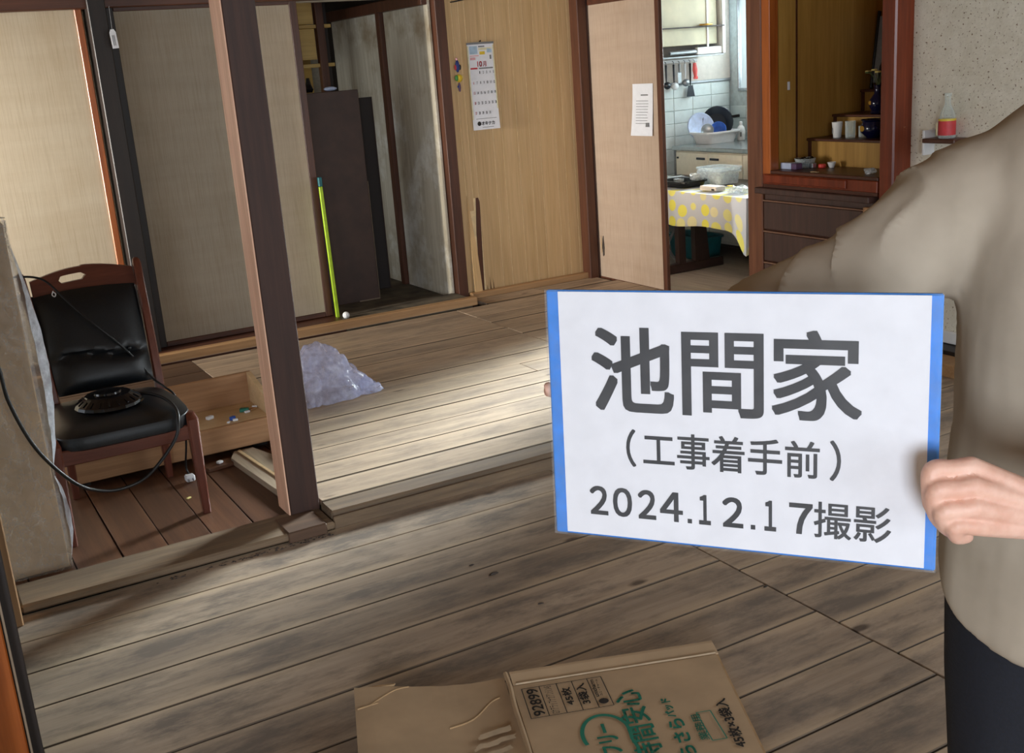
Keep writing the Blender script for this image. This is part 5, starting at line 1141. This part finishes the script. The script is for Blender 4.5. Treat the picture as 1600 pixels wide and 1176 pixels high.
# legs
for s_ in (-1, 1):
    body.tube([L(s_ * .085, 0, .84), L(s_ * .095, .008, .65), L(s_ * .10, .012, .45), L(s_ * .105, -.012, .30), L(s_ * .11, -.012, .10), L(s_ * .11, 0, .055)], [.085, .075, .052, .052, .036, .038], 18)
    body.tube([L(s_ * .11, -.055, .045), L(s_ * .113, .02, .05), L(s_ * .118, .10, .032), L(s_ * .12, .16, .026)], [.034, .040, .034, .022], 14)
pe = root('person', 'person in khaki long sleeved top and navy trousers holding the sign', 'person', (PO.x, PO.y, 0))
bg = remesh(body, 0.0021, 1, 0.5)
obj('body', bg, 'skin', pe, True)
for nm in ('i', 'm'):
    pass
# shirt
shirt = G()
shirt.rings(torso([(0.785, .190, .150, .030, -.075), (0.80, .197, .158, .030, -.075), (0.90, .196, .152, .022, -.03), (1.02, .190, .145, .018), (1.15, .190, .142, .014), (1.26, .192, .135, .008), (1.34, .182, .116, 0), (1.40, .150, .096, -.004), (1.435, .105, .080, -.004), (1.462, .074, .068, -.004)], 48, .9))
def sleeve(s_, e_, w_, inn, rs, endf):
    c0 = inn; c1 = s_; end = e_ * (1 - endf) + w_ * endf
    q = catmull([c0, c1, c1 * .5 + e_ * .5 + Vector((0, 0, -.012)), e_, e_ * .5 + end * .5, end], 6); m = 5
    rad = []
    for i in range(len(q)):
        t = i / 6; a = min(int(t), m - 1); f_ = t - a; rad.append(rs[a] * (1 - f_) + rs[a + 1] * f_)
    shirt.tube(q, rad, 22, up=(0, 0, 1))
sleeve(sR + Vector((0, 0, -.036)), eR, wR, L(0.06, 0, 1.30), [.10, .094, .071, .056, .050, .042], 0.86)
sleeve(sL + Vector((0, 0, -.030)), eL, wL, L(-0.06, 0, 1.30), [.10, .098, .076, .058, .050, .042], 0.62)
sgm = remesh(shirt, 0.007, 14, 0.5)
arm_dir = (eR - sR).normalized()
for p in sgm.v:
    q = p - PO; a = q.dot(PR); b = q.dot(PF)
    n_ = noise.noise(Vector((a * 6, b * 6, p.z * 3.2))) * .012 + noise.noise(Vector((a * 16 + p.z * 5, b * 16, p.z * 6))) * .005
    da = (p - sR).dot(arm_dir)                       # folds crossing the sleeve
    if a > .14 and p.z > 1.0:
        w1 = math.sin(da * 44 + (p.z - sR.z) * 22 + 7 * noise.noise(p * 6)); n_ += .0095 * (1 - 2 * abs(w1) ** .7) * min(1, max(0, (a - .15) * 9)) * (0.55 + .9 * noise.noise(p * 5))
    # drape folds running down from the armpit
    n_ += .012 * math.sin(a * 46 + 5 * noise.noise(Vector((a * 4, b * 4, p.z * 2.5)))) * max(0, min(1, (1.34 - p.z) * 3)) * max(0, min(1, (p.z - .98) * 4)) * (abs(a) < .19)
    d = PR * a * .8 + PF * b; d = d.normalized() if d.length > 1e-4 else Vector((0, 0, 1))
    p += d * n_
sh_ = obj('shirt', sgm, 'shirt', pe, True)
hem = []
for k in range(61):
    t = 2 * math.pi * k / 60; c_, s_ = math.cos(t), math.sin(t)
    hem.append(L(math.copysign(abs(c_) ** .9, c_) * .1985, .030 + math.copysign(abs(s_) ** .9, s_) * .1595, 0.806 - .075 * max(0, s_)))
# trousers
pt = G()
pt.rings(torso([(0.55 + .20, .178, .128, .005), (0.80, .180, .130, .005), (0.90, .172, .122, .004), (0.97, .160, .112, .002)], 36, .9))
for s_ in (-1, 1):
    pt.tube([L(s_ * .088, .004, .88), L(s_ * .092, .008, .76), L(s_ * .098, .010, .62), L(s_ * .102, .012, .45), L(s_ * .106, -.004, .28), L(s_ * .11, -.004, .085)], [.090, .098, .088, .072, .068, .064], 22)
pg = remesh(pt, 0.009, 8, 0.5)
for p in pg.v:
    d = noise.noise(Vector((p.x * 9, p.y * 9, p.z * 5))) * .006; p += PF * d
obj('trousers', pg, 'pants', pe, True)
# hair, eyes, lips, shoes
hg = G(); ring = []
for i in range(23):
    a = math.pi * (i + .02) / 22.04 - math.pi / 2; z = math.sin(a); w_ = math.cos(a); row = []
    for k in range(40):
        t = 2 * math.pi * k / 40; f_ = math.sin(t) * w_
        hide = max(0, min(1, (f_ - .12 + max(0, .2 - z) * .4) * 5)) * max(0, min(1, (.62 - z) * 6)); hide = max(hide, max(0, min(1, (-.42 - z) * 6)))
        if abs(math.cos(t)) > .8 and -.45 < z < .12 and -.25 < f_: hide = max(hide, .8)
        q = 1.09 - .24 * hide + .02 * noise.noise(Vector((t * 3, z * 6, 2)))
        row.append(hc + PR * (math.cos(t) * w_ * .076 * q) + PF * (math.sin(t) * w_ * .094 * q - .003) + Vector((0, 0, z * .115 * q)))
    ring.append(row)
obj('hair', hg.rings(ring), 'hair', pe, True)
for s_ in (-1, 1):
    e = obj('eye', G().ball(hc + PF * .083 + PR * s_ * .031 + Vector((0, 0, .010)), .011, 12, 8, 1, 1, .62), 'eyewhite', pe, True)
    obj('iris', G().ball(hc + PF * .0925 + PR * s_ * .031 + Vector((0, 0, .010)), .0042, 8, 6), 'hair', e, True)
    obj('eyebrow', G().tube([hc + PF * .088 + PR * s_ * .016 + Vector((0, 0, .030)), hc + PF * .088 + PR * s_ * .032 + Vector((0, 0, .034)), hc + PF * .078 + PR * s_ * .048 + Vector((0, 0, .029))], .003, 6), 'hair', pe, True)
    sg_ = G().tube([L(s_ * .11, -.075, .044), L(s_ * .11, -.05, .052), L(s_ * .113, .02, .056), L(s_ * .118, .10, .044), L(s_ * .12, .165, .036), L(s_ * .12, .185, .034)], [.020, .042, .047, .043, .034, .014], 16)
    for p in sg_.v: p.z = max(p.z, .012)
    so = obj('shoe', sg_, 'shoe', pe, True)
    obj('sole', G().rings([[L(s_ * .115 + .046 * math.cos(t), .052 + .135 * math.sin(t), z) for t in [2 * math.pi * k / 24 for k in range(24)]] for z in (0.001, .018)]), 'rubber', so)
obj('lips', G().tube([hc + PF * .098 + PR * .020 + Vector((0, 0, -.057)), hc + PF * .1065 + Vector((0, 0, -.055)), hc + PF * .098 - PR * .020 + Vector((0, 0, -.057))], [.002, .0042, .002], 8), 'lips', pe, True)
print('objects', len(bpy.data.objects))
